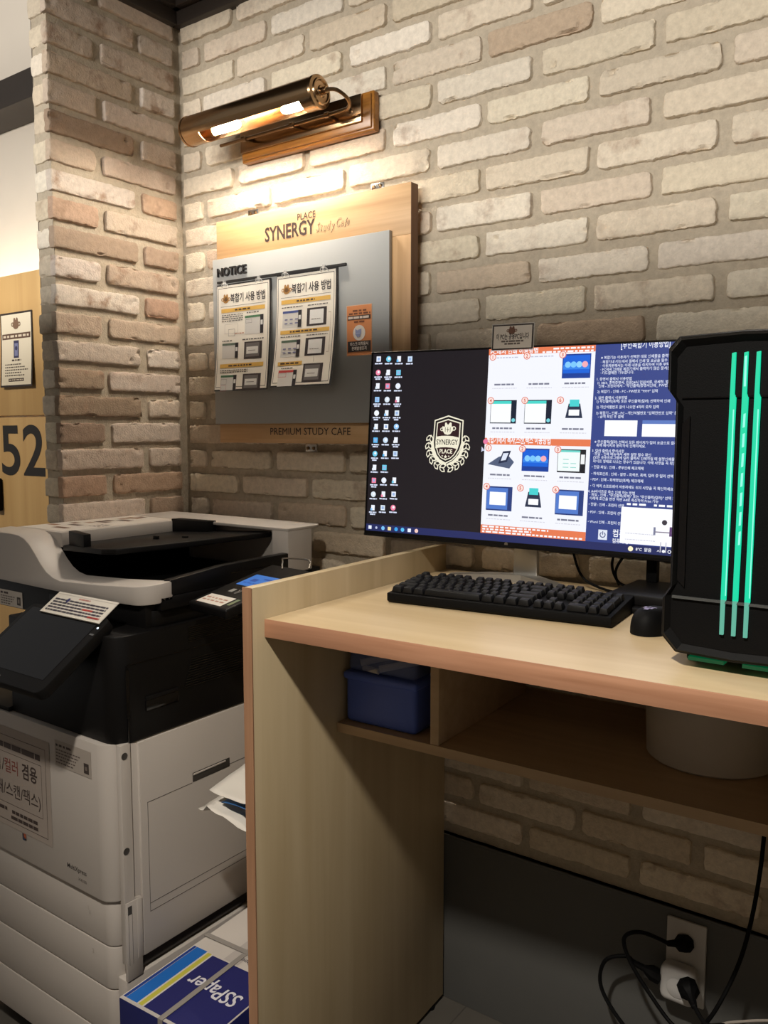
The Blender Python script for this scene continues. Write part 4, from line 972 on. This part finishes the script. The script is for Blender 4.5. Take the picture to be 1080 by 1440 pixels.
# ------------------------------------------------------------------ copier
cp = thing('copier', 'large black and white office copier against the brick corner', 'copier', (.30, -.38, 0))
XL, XR, YF, YB = .012, .600, -.731, -.085
def rrect(x0, x1, y0, y1, r, n=6, corners=(1, 1, 1, 1)):
    out = []
    for (cx_, cy_, a0, on) in ((x1-r, y1-r, 0, corners[0]), (x0+r, y1-r, 90, corners[1]), (x0+r, y0+r, 180, corners[2]), (x1-r, y0+r, 270, corners[3])):
        if on: out += [(cx_+r*math.cos(math.radians(a0+90*k/n)), cy_+r*math.sin(math.radians(a0+90*k/n))) for k in range(n+1)]
        else: out.append((x1 if a0 in (0, 270) else x0, y1 if a0 in (0, 90) else y0))
    return out
M_WC = M_WHITE_PLASTIC
b = MB(); b.box(XL+.01, XR-.004, YF+.045, YB, .335, .805, M_WC, .002); b.build('body', cp)
b = MB(); b.prism(rrect(XL, XR-.016, YF, YF+.060, .040, 8, (0, 0, 0, 1)), 'z', .470, .806, M_WC, .002); b.build('front_door', cp)
b = MB(); b.prism([(YF+.018, .338), (YF+.058, .338), (YF+.058, .472), (YF+.043, .476), (YF+.043, .808), (YF+.018, .808)], 'x', XR-.014, XR, M_WC, .0012)
for z, y in ((.784, YF+.028), (.583, YF+.026)): b.lathe([(.0001, .0003), (.0055, .0003), (.006, .0008), (.0075, .0006), (.0075, -.001)], M_GREY_PLASTIC, 14, Matrix.Translation((XR, y, z)) @ Matrix.Rotation(PI/2, 4, 'Y'))
b.build('corner_post', cp)
b = MB(); b.box(XR-.012, XR+.002, YF+.046, YF+.060, .340, .470, M_WC, .001); b.box(XR-.006, XR+.0012, YF+.019, YF+.059, .300, .472, M_WC, .002)
b.box(XR, XR+.0016, YF+.024, YF+.034, .445, .463, M_GREY_PLASTIC); b.box(XR, XR+.0016, YF+.025, YF+.0255, .335, .445, M_GREY_PLASTIC); b.box(XR, XR+.0016, YF+.034, YF+.0345, .335, .445, M_GREY_PLASTIC)
b.lathe([(.0035, .0012), (.006, .0010), (.0065, -.001)], M_WC, 14, Matrix.Translation((XR, YF+.036, .320)) @ Matrix.Rotation(PI/2, 4, 'Y')); b.build('latch_cover', cp)
# side door with the bypass flap
b = MB(); b.box(XR-.010, XR+.002, YF+.062, YB+.02, .338, .803, M_WC, .0025)
sd = XR+.0022
def sgroove(y0, y1, z0, z1): b.box(sd-.001, sd+.0002, y0, y1, z0, z1, M_GREY_PLASTIC)
sgroove(-.651, -.6502, .446, .668); sgroove(-.651, -.13, .4455, .4465); sgroove(-.651, -.6502, .428, .446); sgroove(-.651, -.13, .4275, .4285); sgroove(-.651, -.53, .6675, .6685); sgroove(-.42, -.13, .6735, .6745)
sdo = b.build('side_door', cp)
b = MB(); b.box(XR+.0002, XR+.0028, -.528, -.416, .668, .690, M_GREY_PLASTIC, .002); b.box(XR+.0015, XR+.0045, -.526, -.43, .684, .688, M_WC, .001); b.build('handle', sdo)
# trays
for nm, z0, z1, dx in (('paper_tray', .3685, .4665, .012), ('paper_tray', .272, .3660, .014), ('paper_tray', .165, .2695, .016), ('paper_tray', .06, .1625, .016)):
    b = MB(); b.prism(rrect(XL, XR-dx-.012, YF+.008, YF+.070, .030, 8, (0, 0, 0, 1)), 'z', z0, z1, M_WC, .003); b.build(nm, cp)
b = MB(); b.box(XL+.01, XR-.03, YF+.05, YB, .02, .337, M_GREY_PLASTIC); b.box(XR-.012, XR-.008, YF+.055, YB, .31, .336, M_GREY_PLASTIC); b.build('core', cp)
b = MB(); b.box(XR-.032, XR-.001, YF+.018, YB, .02, .302, M_WC, .003); b.build('lower_side', cp)
for x in (XL+.05, XR-.06):
    for y in (YF+.10, YB-.07):
        b = MB(); b.lathe([(.0001, 0), (.02, 0), (.02, .02), (.0001, .02)], M_BLACK_MATTE, 14, Matrix.Translation((x, y, 0))); b.build('foot', cp)
# black upper body
b = MB(); b.prism(rrect(.215, XR, YF+.012, YB, .045, 8, (0, 0, 0, 1)), 'z', .806, 1.030, M_PLASTIC_BLACK, .004)
b.prism(rrect(.23, XR-.012, YF+.105, YB, .04, 8, (0, 0, 0, 1)), 'z', 1.030, 1.066, M_PLASTIC_BLACK, .003)
b.box(XR, XR+.0012, YF+.036, YF+.044, .86, .96, M_BLACK_GLOSS); b.box(XR-.001, XR+.0015, -.690, -.10, .9695, .9710, M_BLACK_GLOSS); b.box(XR-.001, XR+.0015, -.693, -.691, .81, .969, M_BLACK_GLOSS)
for k in range(9): b.box(XR-.001, XR+.0012, -.53, -.12, .985+.004*k, .9868+.004*k, M_BLACK_GLOSS)
for k in range(12): b.box(XR-.001, XR+.0012, -.545+.002*k, -.12, .885+.0055*k, .8875+.0055*k, M_BLACK_GLOSS)
ub = b.build('upper_body', cp)
b = MB(); b.box(XR-.002, XR+.003, -.648, -.56, .862, .886, M_BLACK_GLOSS, .003); b.box(XR-.001, XR+.005, -.648, -.56, .886, .894, M_PLASTIC_BLACK, .002); b.build('handle', ub)
# output bay: shelf in front and left, dark back
b = MB(); b.prism([(YF+.004, .8065), (YB, .8065), (YB, .86), (-.45, .845), (-.60, .828), (YF+.004, .8165)], 'x', XL, .215, M_PLASTIC_BLACK, .002); b.build('output_tray', cp)
b = MB(); b.box(XL, .215, -.30, YB, .86, 1.02, M_BLACK_MATTE, .003); b.build('bay_back', cp)
b = MB(); b.box(XL, XR-.02, -.625, YB, 1.012, 1.082, M_PLASTIC_BLACK, .004); b.build('scanner_base', cp)
# scanner rim and glass lid
b = MB(); b.prism(rrect(.05, XR, -.60, YB, .03, 6, (0, 0, 0, 0)), 'z', 1.066, 1.094, M_PLASTIC_BLACK, .002)
b.prism([(-.575, 1.094), (-.575, 1.128), (-.42, 1.140), (-.205, 1.142), (-.205, 1.094)], 'x', XR-.022, XR, M_PLASTIC_BLACK, .003)
b.box(XR-.001, XR+.001, -.40, -.26, 1.118, 1.1205, M_BLACK_GLOSS); b.box(.215, XR-.02, -.58, -.21, 1.094, 1.102, M_BLACK_MATTE); b.build('document_bed', cp)
# white feeder cover: front wall with the S curve, lid, rear hump
YH = -.640
S = [(XL-.03, 1.082), (XL-.03, 1.198), (.10, 1.199), (.135, 1.197), (.160, 1.190), (.180, 1.178), (.200, 1.160), (.222, 1.138), (.245, 1.120), (.270, 1.109), (.300, 1.104), (.45, 1.111), (XR, 1.122), (XR, 1.080), (.45, 1.076)]
b = MB()
bm_ = bmesh.new(); A_ = [bm_.verts.new((x, YH, z)) for x, z in S]; B_ = [bm_.verts.new((x, YH+.072, z+.004)) for x, z in S]
bm_.faces.new(A_); bm_.faces.new(B_[::-1])
for k in range(len(S)): bm_.faces.new((A_[k], A_[(k+1) % len(S)], B_[(k+1) % len(S)], B_[k]))
bmesh.ops.recalc_face_normals(bm_, faces=list(bm_.faces))
vert_e = [e for e in bm_.edges if all(abs(v.co.x-XR) < 1e-5 and abs(v.co.y-YH) < 1e-5 for v in e.verts)]
bmesh.ops.bevel(bm_, geom=vert_e, offset=.045, segments=8, profile=.5, affect='EDGES')
es_ = [e for e in bm_.edges if e.is_manifold and e.calc_face_angle(0) > .9]
bmesh.ops.bevel(bm_, geom=es_, offset=.003, segments=2, profile=.5, affect='EDGES')
b.merge(bm_, M_WC); b.build('feeder_front', cp)
b = MB(); b.prism([(XL-.012, -.570), (.204, -.570), (.204, -.165), (XL-.012, -.165)], 'z', 1.165, 1.201, M_WC, .003); b.box(XL, .195, -.57, -.17, 1.083, 1.166, M_BLACK_MATTE); b.build('feeder_lid', cp)
b = MB(); b.prism(rrect(XL-.008, .560+.04, -.206, -.068, .034, 5, (1, 0, 0, 0)), 'z', 1.195, 1.203, M_WC, .002)
b.prism([(.205, -.170), (.205, -.068), (.556, -.068), (.600, -.118), (.600, -.206), (.545, -.206), (.53, -.170)], 'z', 1.03, 1.196, M_WC, .002); b.box(XL-.008, .205, -.166, -.068, 1.085, 1.196, M_WC, .002); b.build('rear_hump', cp)
# document tray
b = MB(); T = [(.200, -.545), (.215, -.575), (.400, -.600), (.440, -.590), (.475, -.480), (.520, -.190), (.500, -.150), (.200, -.17)]
bm_ = bmesh.new()
A_ = [bm_.verts.new((x, y, 1.158+.05*max(0, x-.2)*1.0)) for x, y in T]; B_ = [bm_.verts.new((x, y, 1.171+.05*max(0, x-.2))) for x, y in T]
bm_.faces.new(A_[::-1]); bm_.faces.new(B_)
for k in range(len(T)): bm_.faces.new((A_[k], A_[(k+1) % len(T)], B_[(k+1) % len(T)], B_[k]))
bmesh.ops.bevel(bm_, geom=[e for e in bm_.edges], offset=.003, segments=2, profile=.5, affect='EDGES'); b.merge(bm_, M_PLASTIC_BLACK); b.build('document_tray', cp)
b = MB(); b.prism([(.225, -.565), (.318, -.588), (.318, -.568), (.225, -.545)], 'z', 1.170, 1.206, M_PLASTIC_BLACK, .002); b.build('paper_guide', cp)
b = MB(); b.prism([(.200, -.235), (.330, -.222), (.335, -.196), (.200, -.205)], 'z', 1.168, 1.206, M_PLASTIC_BLACK, .002); b.build('paper_guide', cp)
b = MB()
for x, y in ((.34, -.40), (.40, -.36)): b.box(x-.008, x+.008, y-.004, y+.004, 1.177, 1.186, M_PLASTIC_BLACK, .001)
b.build('paper_stop', cp)
# touch screen: tilted slab in front of the output bay
tx1 = .562; tw_ = .280; tl = .202
TMx = Matrix.Translation((tx1-tw_, -.697, 1.063)) @ Matrix.Rotation(math.radians(34.7), 4, 'X')    # local x right, local y up-slope (0 = top edge, negative toward the user)
b = MB(); bm_ = bmesh.new(); out = rrect(0, tw_, -tl, 0, .018, 5)
A_ = [bm_.verts.new((x, y, -.024)) for x, y in out]; B_ = [bm_.verts.new((x, y, 0)) for x, y in out]; bm_.faces.new(A_[::-1]); bm_.faces.new(B_)
for k in range(len(out)): bm_.faces.new((A_[k], A_[(k+1) % len(out)], B_[(k+1) % len(out)], B_[k]))
bmesh.ops.recalc_face_normals(bm_, faces=list(bm_.faces)); bmesh.ops.bevel(bm_, geom=[e for e in bm_.edges if e.calc_face_angle(0) > .9], offset=.003, segments=2, profile=.5, affect='EDGES')
b.merge(bm_, M_PLASTIC_BLACK, TMx); b.box(.06, .22, -.11, -.03, -.060, -.022, M_BLACK_MATTE, .005, 2, TMx)
ts = b.build('touch_screen', cp)
b = MB(); b.box(.016, tw_-.022, -tl+.030, -.012, 0, .0008, M_BLACK_GLOSS, 0, 1, TMx); b.build('display_glass', ts)
b = MB(); b.lathe([(.0001, .0012), (.0022, .001), (.0022, 0)], mat('status_light', (1, 1, 1), emit=rgb(200, 225, 255), estr=1.5), 10, TMx @ Matrix.Translation((tw_-.010, -.030, 0))); b.box(tw_-.016, tw_-.003, -.050, -.046, 0, .001, M_STEEL, 0, 1, TMx); b.build('status_light', ts)
b = MB(); b.box(.09, .13, -tl+.012, -tl+.0145, 0, .0006, mat('pale_mark', rgb(150, 150, 150)), 0, 1, TMx); b.build('mark', ts)
# printed marks on the copier
f = Flat(lambda u, v, w: (u, YF-.0006-w, v))
f.text('MultiXpress', .430, .508, .0105, (52, 46, 44), 0, wid=.068, off=.006); f.text('X4300', .468, .490, .0065, (96, 88, 84), 0, wid=.030)
f.text('1', .500, .435, .010, (176, 166, 156), 0); f.build('printed_name', cp)
f = Flat(lambda u, v, w: (u, YF+.0074-w, v)); f.text('2', .498, .335, .010, (176, 166, 156), 0); f.build('tray_number', cp)
# stickers on the copier
f = Flat(lambda u, v, w: (u, YF-.0008-w, v))
FR = (74, 62, 58)
f.rect(.02, .535, .378, .772, (172, 160, 150), 0); f.frame(.03, .548, .362, .752, .0012, FR, 1); f.frame(.04, .590, .345, .712, .001, FR, 1)
f.text('흑백', .178, .668, .026, FR, 2, 'r', wid=.050, off=.006); f.text('/', .190, .667, .029, FR, 2, 'c'); f.text('컬러', .197, .668, .026, (140, 74, 66), 2, wid=.054, off=.006); f.text('겸용', .268, .668, .028, FR, 2, wid=.060, off=.02)
f.text('(복사/인쇄/스캔/팩스)', .338, .612, .026, FR, 2, 'r', wid=.290, off=.004)
f.words(.16, .342, .722, .013, FR, 2, gap=.25); f.words(.15, .20, .572, .008, FR, 2, gap=.3); f.words(.22, .325, .570, .008, FR, 2, gap=.3); f.words(.215, .325, .556, .008, FR, 2, gap=.3)
o = f.build('sheet_sign'); tag(o, 'large boxed Korean sign pasted on the copier front door', 'sign'); base_origin(o)
f = Flat(lambda u, v, w: (u, YF-.0008-w, v))
f.rect(.400, .728, .528, .785, (176, 166, 156), 0); f.words(.404, .46, .772, .005, FR, 1)
for k in range(5): f.words(.404, .49-.006*k, .763-.007*k, .0028, (96, 84, 80), 1)
f.rect(.503, .735, .520, .757, (70, 60, 56), 1); f.rect(.507, .742, .515, .750, (120, 108, 100), 2)
o = f.build('sticker'); tag(o, 'small printed service sticker at the front door upper right corner', 'sticker'); base_origin(o)
f = Flat(lambda u, v, w: (u, YF-.0008-w, v)); f.rect(.258, .519, .274, .534, (52, 52, 60), 0); f.rect(.264, .524, .274, .535, (170, 92, 66), 1); f.rect(.260, .519, .268, .526, (60, 74, 100), 1)
o = f.build('sticker'); tag(o, 'tiny orange and dark blue sticker under the boxed sign', 'sticker'); base_origin(o)
f = Flat(lambda u, v, w: (u, -.6256-w, v)); f.rect(.016, 1.015, .118, 1.054, (206, 198, 188), 0)
f.words(.022, .06, 1.044, .005, FR, 1)
for k in range(4): f.words(.022, .085-.006*k, 1.037-.006*k, .0028, (104, 92, 88), 1)
f.rect(.094, 1.021, .110, 1.041, (70, 62, 58), 1); f.rect(.098, 1.026, .106, 1.036, (150, 140, 132), 2)
o = f.build('sticker'); tag(o, 'white barcode style sticker on the black scanner edge', 'sticker'); base_origin(o)
# card with handwriting-like print above the touch screen
NM = TMx @ Matrix.Translation((0, 0, .0035))
f = Flat(lambda u, v, w: NM @ Vector((u, v, w)))
cu0, cu1, cv0, cv1 = .056, .266, -.022, .040
f.rect(cu0, cv0, cu1, cv1, (232, 226, 214), 0); f.rect(cu0, cv0, cu1, cv0+.0012, (60, 54, 50), 1); f.rect(cu0, cv1-.006, cu1, cv1-.0055, (120, 110, 104), 1)
f.words(cu0+.085, cu0+.125, cv1-.013, .004, (200, 140, 130), 1, gap=.3)
for k in range(5): f.words(cu0+.010, cu1-.014, cv1-.0225-.0078*k, .0046, (70, 66, 74) if k != 3 else (74, 66, 78), 1, gap=.35)
f.words(cu0+.125, cu0+.16, cv1-.0380, .0046, (200, 80, 70), 2, gap=.35); f.words(cu0+.16, cu0+.20, cv1-.0537, .0046, (170, 60, 56), 2, gap=.35); f.rect(cu0+.052, cv1-.026, cu0+.060, cv1-.014, (50, 56, 110), 2)
V_ = [NM @ Vector((u, v, -.0012)) for u, v in ((cu0, cv0), (cu1, cv0), (cu1, cv1), (cu0, cv1))]
n_ = len(f.V); f.V += [tuple(v) for v in V_]; f.F.append((n_+3, n_+2, n_+1, n_)); f.I.append(0)
o = f.build('card'); tag(o, 'white printed card lying across the touch screen top edge', 'card'); base_origin(o)
# print sheet on the feeder lid
f = Flat(lambda u, v, w: (u, v, 1.2014+w))
f.rect(.005, -.555, .190, -.19, (218, 210, 200), 0)
rr_ = random.Random(2)
for k in range(11): x_ = rr_.uniform(.012, .085); y_ = -.52+.028*k; f.rect(x_, y_, x_+rr_.uniform(.02, .06), y_+.020, rr_.choice([(120, 88, 70), (148, 110, 84), (96, 74, 64), (170, 140, 116)]), 1)
for k in range(3): f.text('0'*0+'· · ·', .12+.02*k, -.50+.03*k, .010, (110, 96, 88), 1)
for k in range(4): f.words(.135, .18, -.45+.012*k, .006, (110, 96, 90), 1)
f.frame(.118, -.40, .185, -.22, .0008, (150, 138, 128), 1)
o = f.build('notice_sheet'); tag(o, 'printed sheet with brown pictures lying on the copier lid', 'notice'); base_origin(o)
# card reader at the copier's right side
RM = Matrix.Translation((.628, -.553, 1.083)) @ Matrix.Rotation(math.radians(-8), 4, 'Z') @ Matrix.Rotation(math.radians(13), 4, 'X')
cr = thing('card_reader', 'small black payment card reader with lit blue screen beside copier', 'card reader', (.70, -.46, 1.05))
b = MB(); b.box(0, .135, 0, .235, -.022, 0, M_PLASTIC_BLACK, .005, 3, RM); b.build('body', cr)
b = MB(); b.box(-.024, .10, .06, .17, -.045, -.022, M_BLACK_MATTE, .003, 2, RM); b.build('bracket', cr)
f = Flat(lambda u, v, w: RM @ Vector((u, v, .0003+w)), em=.75); f.rect(.022, .112, .112, .172, (62, 128, 214), 0); f.rect(.04, .136, .06, .150, (40, 84, 170), 1); f.rect(.07, .152, .095, .158, (40, 84, 170), 1); f.words(.03, .10, .125, .004, (40, 84, 170), 1); f.build('screen', cr)['label'] = 'lit blue screen'
f = Flat(lambda u, v, w: RM @ Vector((u, v, .0004+w))); f.rect(.016, .010, .104, .052, (222, 216, 206), 0)
for k in range(2): f.words(.022, .096, .034-.012*k, .005, (180, 130, 110), 1)
f.ring(.060, .082, .012, .002, (160, 158, 154), 1, a0=-.8, a1=.8); f.ring(.060, .082, .018, .002, (160, 158, 154), 1, a0=-.8, a1=.8); f.rect(.044, .074, .058, .090, (150, 148, 144), 1); f.rect(.112, .02, .122, .05, (110, 124, 96), 1); f.build('label', cr)
b = MB(); b.tube([RM @ Vector(p) for p in ((.06, .215, .002), (.04, .235, .010), (.03, .25, .012), (.10, .262, .012), (.13, .235, .004))], .002, M_STEEL, 6); b.build('wire_clip', cr)

# ------------------------------------------------------------------ loose papers stuck against the desk side
def sheet(pts_fn, label, nu=14, nv=12, m=M_PAPER, name='paper_sheet'):
    vs = [pts_fn(i/nu, j/nv) for j in range(nv+1) for i in range(nu+1)]
    fs = [(j*(nu+1)+i, j*(nu+1)+i+1, (j+1)*(nu+1)+i+1, (j+1)*(nu+1)+i) for j in range(nv) for i in range(nu)]
    b = MB(); b.add(vs, fs, m); me = b.mesh(name, False); o = link(name, me)
    md = o.modifiers.new('thick', 'SOLIDIFY'); md.thickness = .0006
    tag(o, label, 'paper'); return base_origin(o)
def pa(u, v): return (.735+.190*u, -.60+.16*v+.05*u*(1-v)*0, .712+.035*v*(1-u)-.012*math.sin(3*u)+.008*noise.noise(Vector((u*3, v*3, 1)))+.02*u)
def pb(u, v): return (.70+.215*u, -.60+.20*v-.02*math.sin(5*u), .655+.018*math.sin(6*u+2*v)+.016*noise.noise(Vector((u*5, v*5, 8)))+.02*(1-v)*(1-u)-.012*(u < .15))
sheet(pa, 'upper white sheet jutting out between copier and desk side')
sheet(pb, 'crumpled white paper below the flat sheet beside the desk')
def pc(u, v): return (.765+.150*u, -.595+.10*v, .692+.004*math.sin(5*u))
sheet(pc, 'blue printed leaflet peeking out between the two loose papers', m=mat('blue_leaflet', rgb(46, 96, 150), rough=.5), name='leaflet')

# ------------------------------------------------------------------ carton of copy paper on the floor
bxr = math.radians(3)
bx_ = thing('paper_carton', 'navy and white strapped carton of copy paper lettered SSPaper', 'carton', (.658, -.776, 0), bxr)
BW, BL, BZ = .236, .43, .33
M_NAVY = mat('navy_card', rgb(30, 34, 92), rough=.5); M_CARD = mat('white_card', rgb(206, 198, 190), rough=.6)
b = MB(); b.box(0, BW, 0, BL, .001, BZ, M_NAVY, .0025); b.box(.001, BW-.001, .001, BL-.001, BZ-.0012, BZ+.0002, M_CARD); b.build('box', bx_, False)
f = Flat(lambda u, v, w: ROOTM[bx_] @ Vector((u, v, BZ+.0006+w)))
f.rect(.002, .002, BW-.002, .008, (196, 190, 184), 0)
f.rect(.004, .008, .011, .200, (24, 60, 140), 0); f.rect(.012, .008, .043, .200, (20, 104, 190), 0); f.rect(.043, .008, .047, .200, (210, 206, 196), 0); f.rect(.047, .008, .058, .198, (196, 190, 74), 0); f.rect(.058, .008, .062, .198, (214, 208, 200), 0); f.rect(.062, .008, BW-.004, .196, (32, 34, 100), 0)
vs, fs = text_geo('SSPaper', .12, .012, 3); x0 = min(p[0] for p in vs); x1 = max(p[0] for p in vs); kx = .135/(x1-x0)
f.raw([(BW-.026-(p[0]-x0)*kx, .132-p[1]*kx*1.25+.0) for p in vs], fs, (222, 220, 226), 2)
vs, fs = text_geo('Excellent Paper', .1, .0, 2); x0 = min(p[0] for p in vs); x1 = max(p[0] for p in vs); kx = .10/(x1-x0)
f.raw([(BW-.02-(p[0]-x0)*kx, .225-p[1]*kx*1.2) for p in vs], fs, (90, 84, 90), 2)
for k in range(2): f.disc(.06+.034*k, .40, .015, (44, 44, 62), 1); f.disc(.06+.034*k, .40, .008, (120, 128, 140), 2)
f.rect(.09, .20, .13, .42, (188, 180, 174), 1)
f.build('printed_top', bx_)
b = MB(); st_ = mat('grey_strapping', rgb(150, 144, 138), rough=.35)
b.box(.112, .124, -.0012, BL+.0012, BZ+.0018, BZ+.0028, st_); b.box(.112, .124, -.0016, -.0004, .002, BZ+.0025, st_); b.build('strap', bx_, False)
b = MB(); b.box(-.0012, BW+.0012, .235, .247, BZ+.0028, BZ+.0038, st_); b.box(-.0016, -.0004, .235, .247, .002, BZ+.0035, st_); b.build('strap', bx_, False)
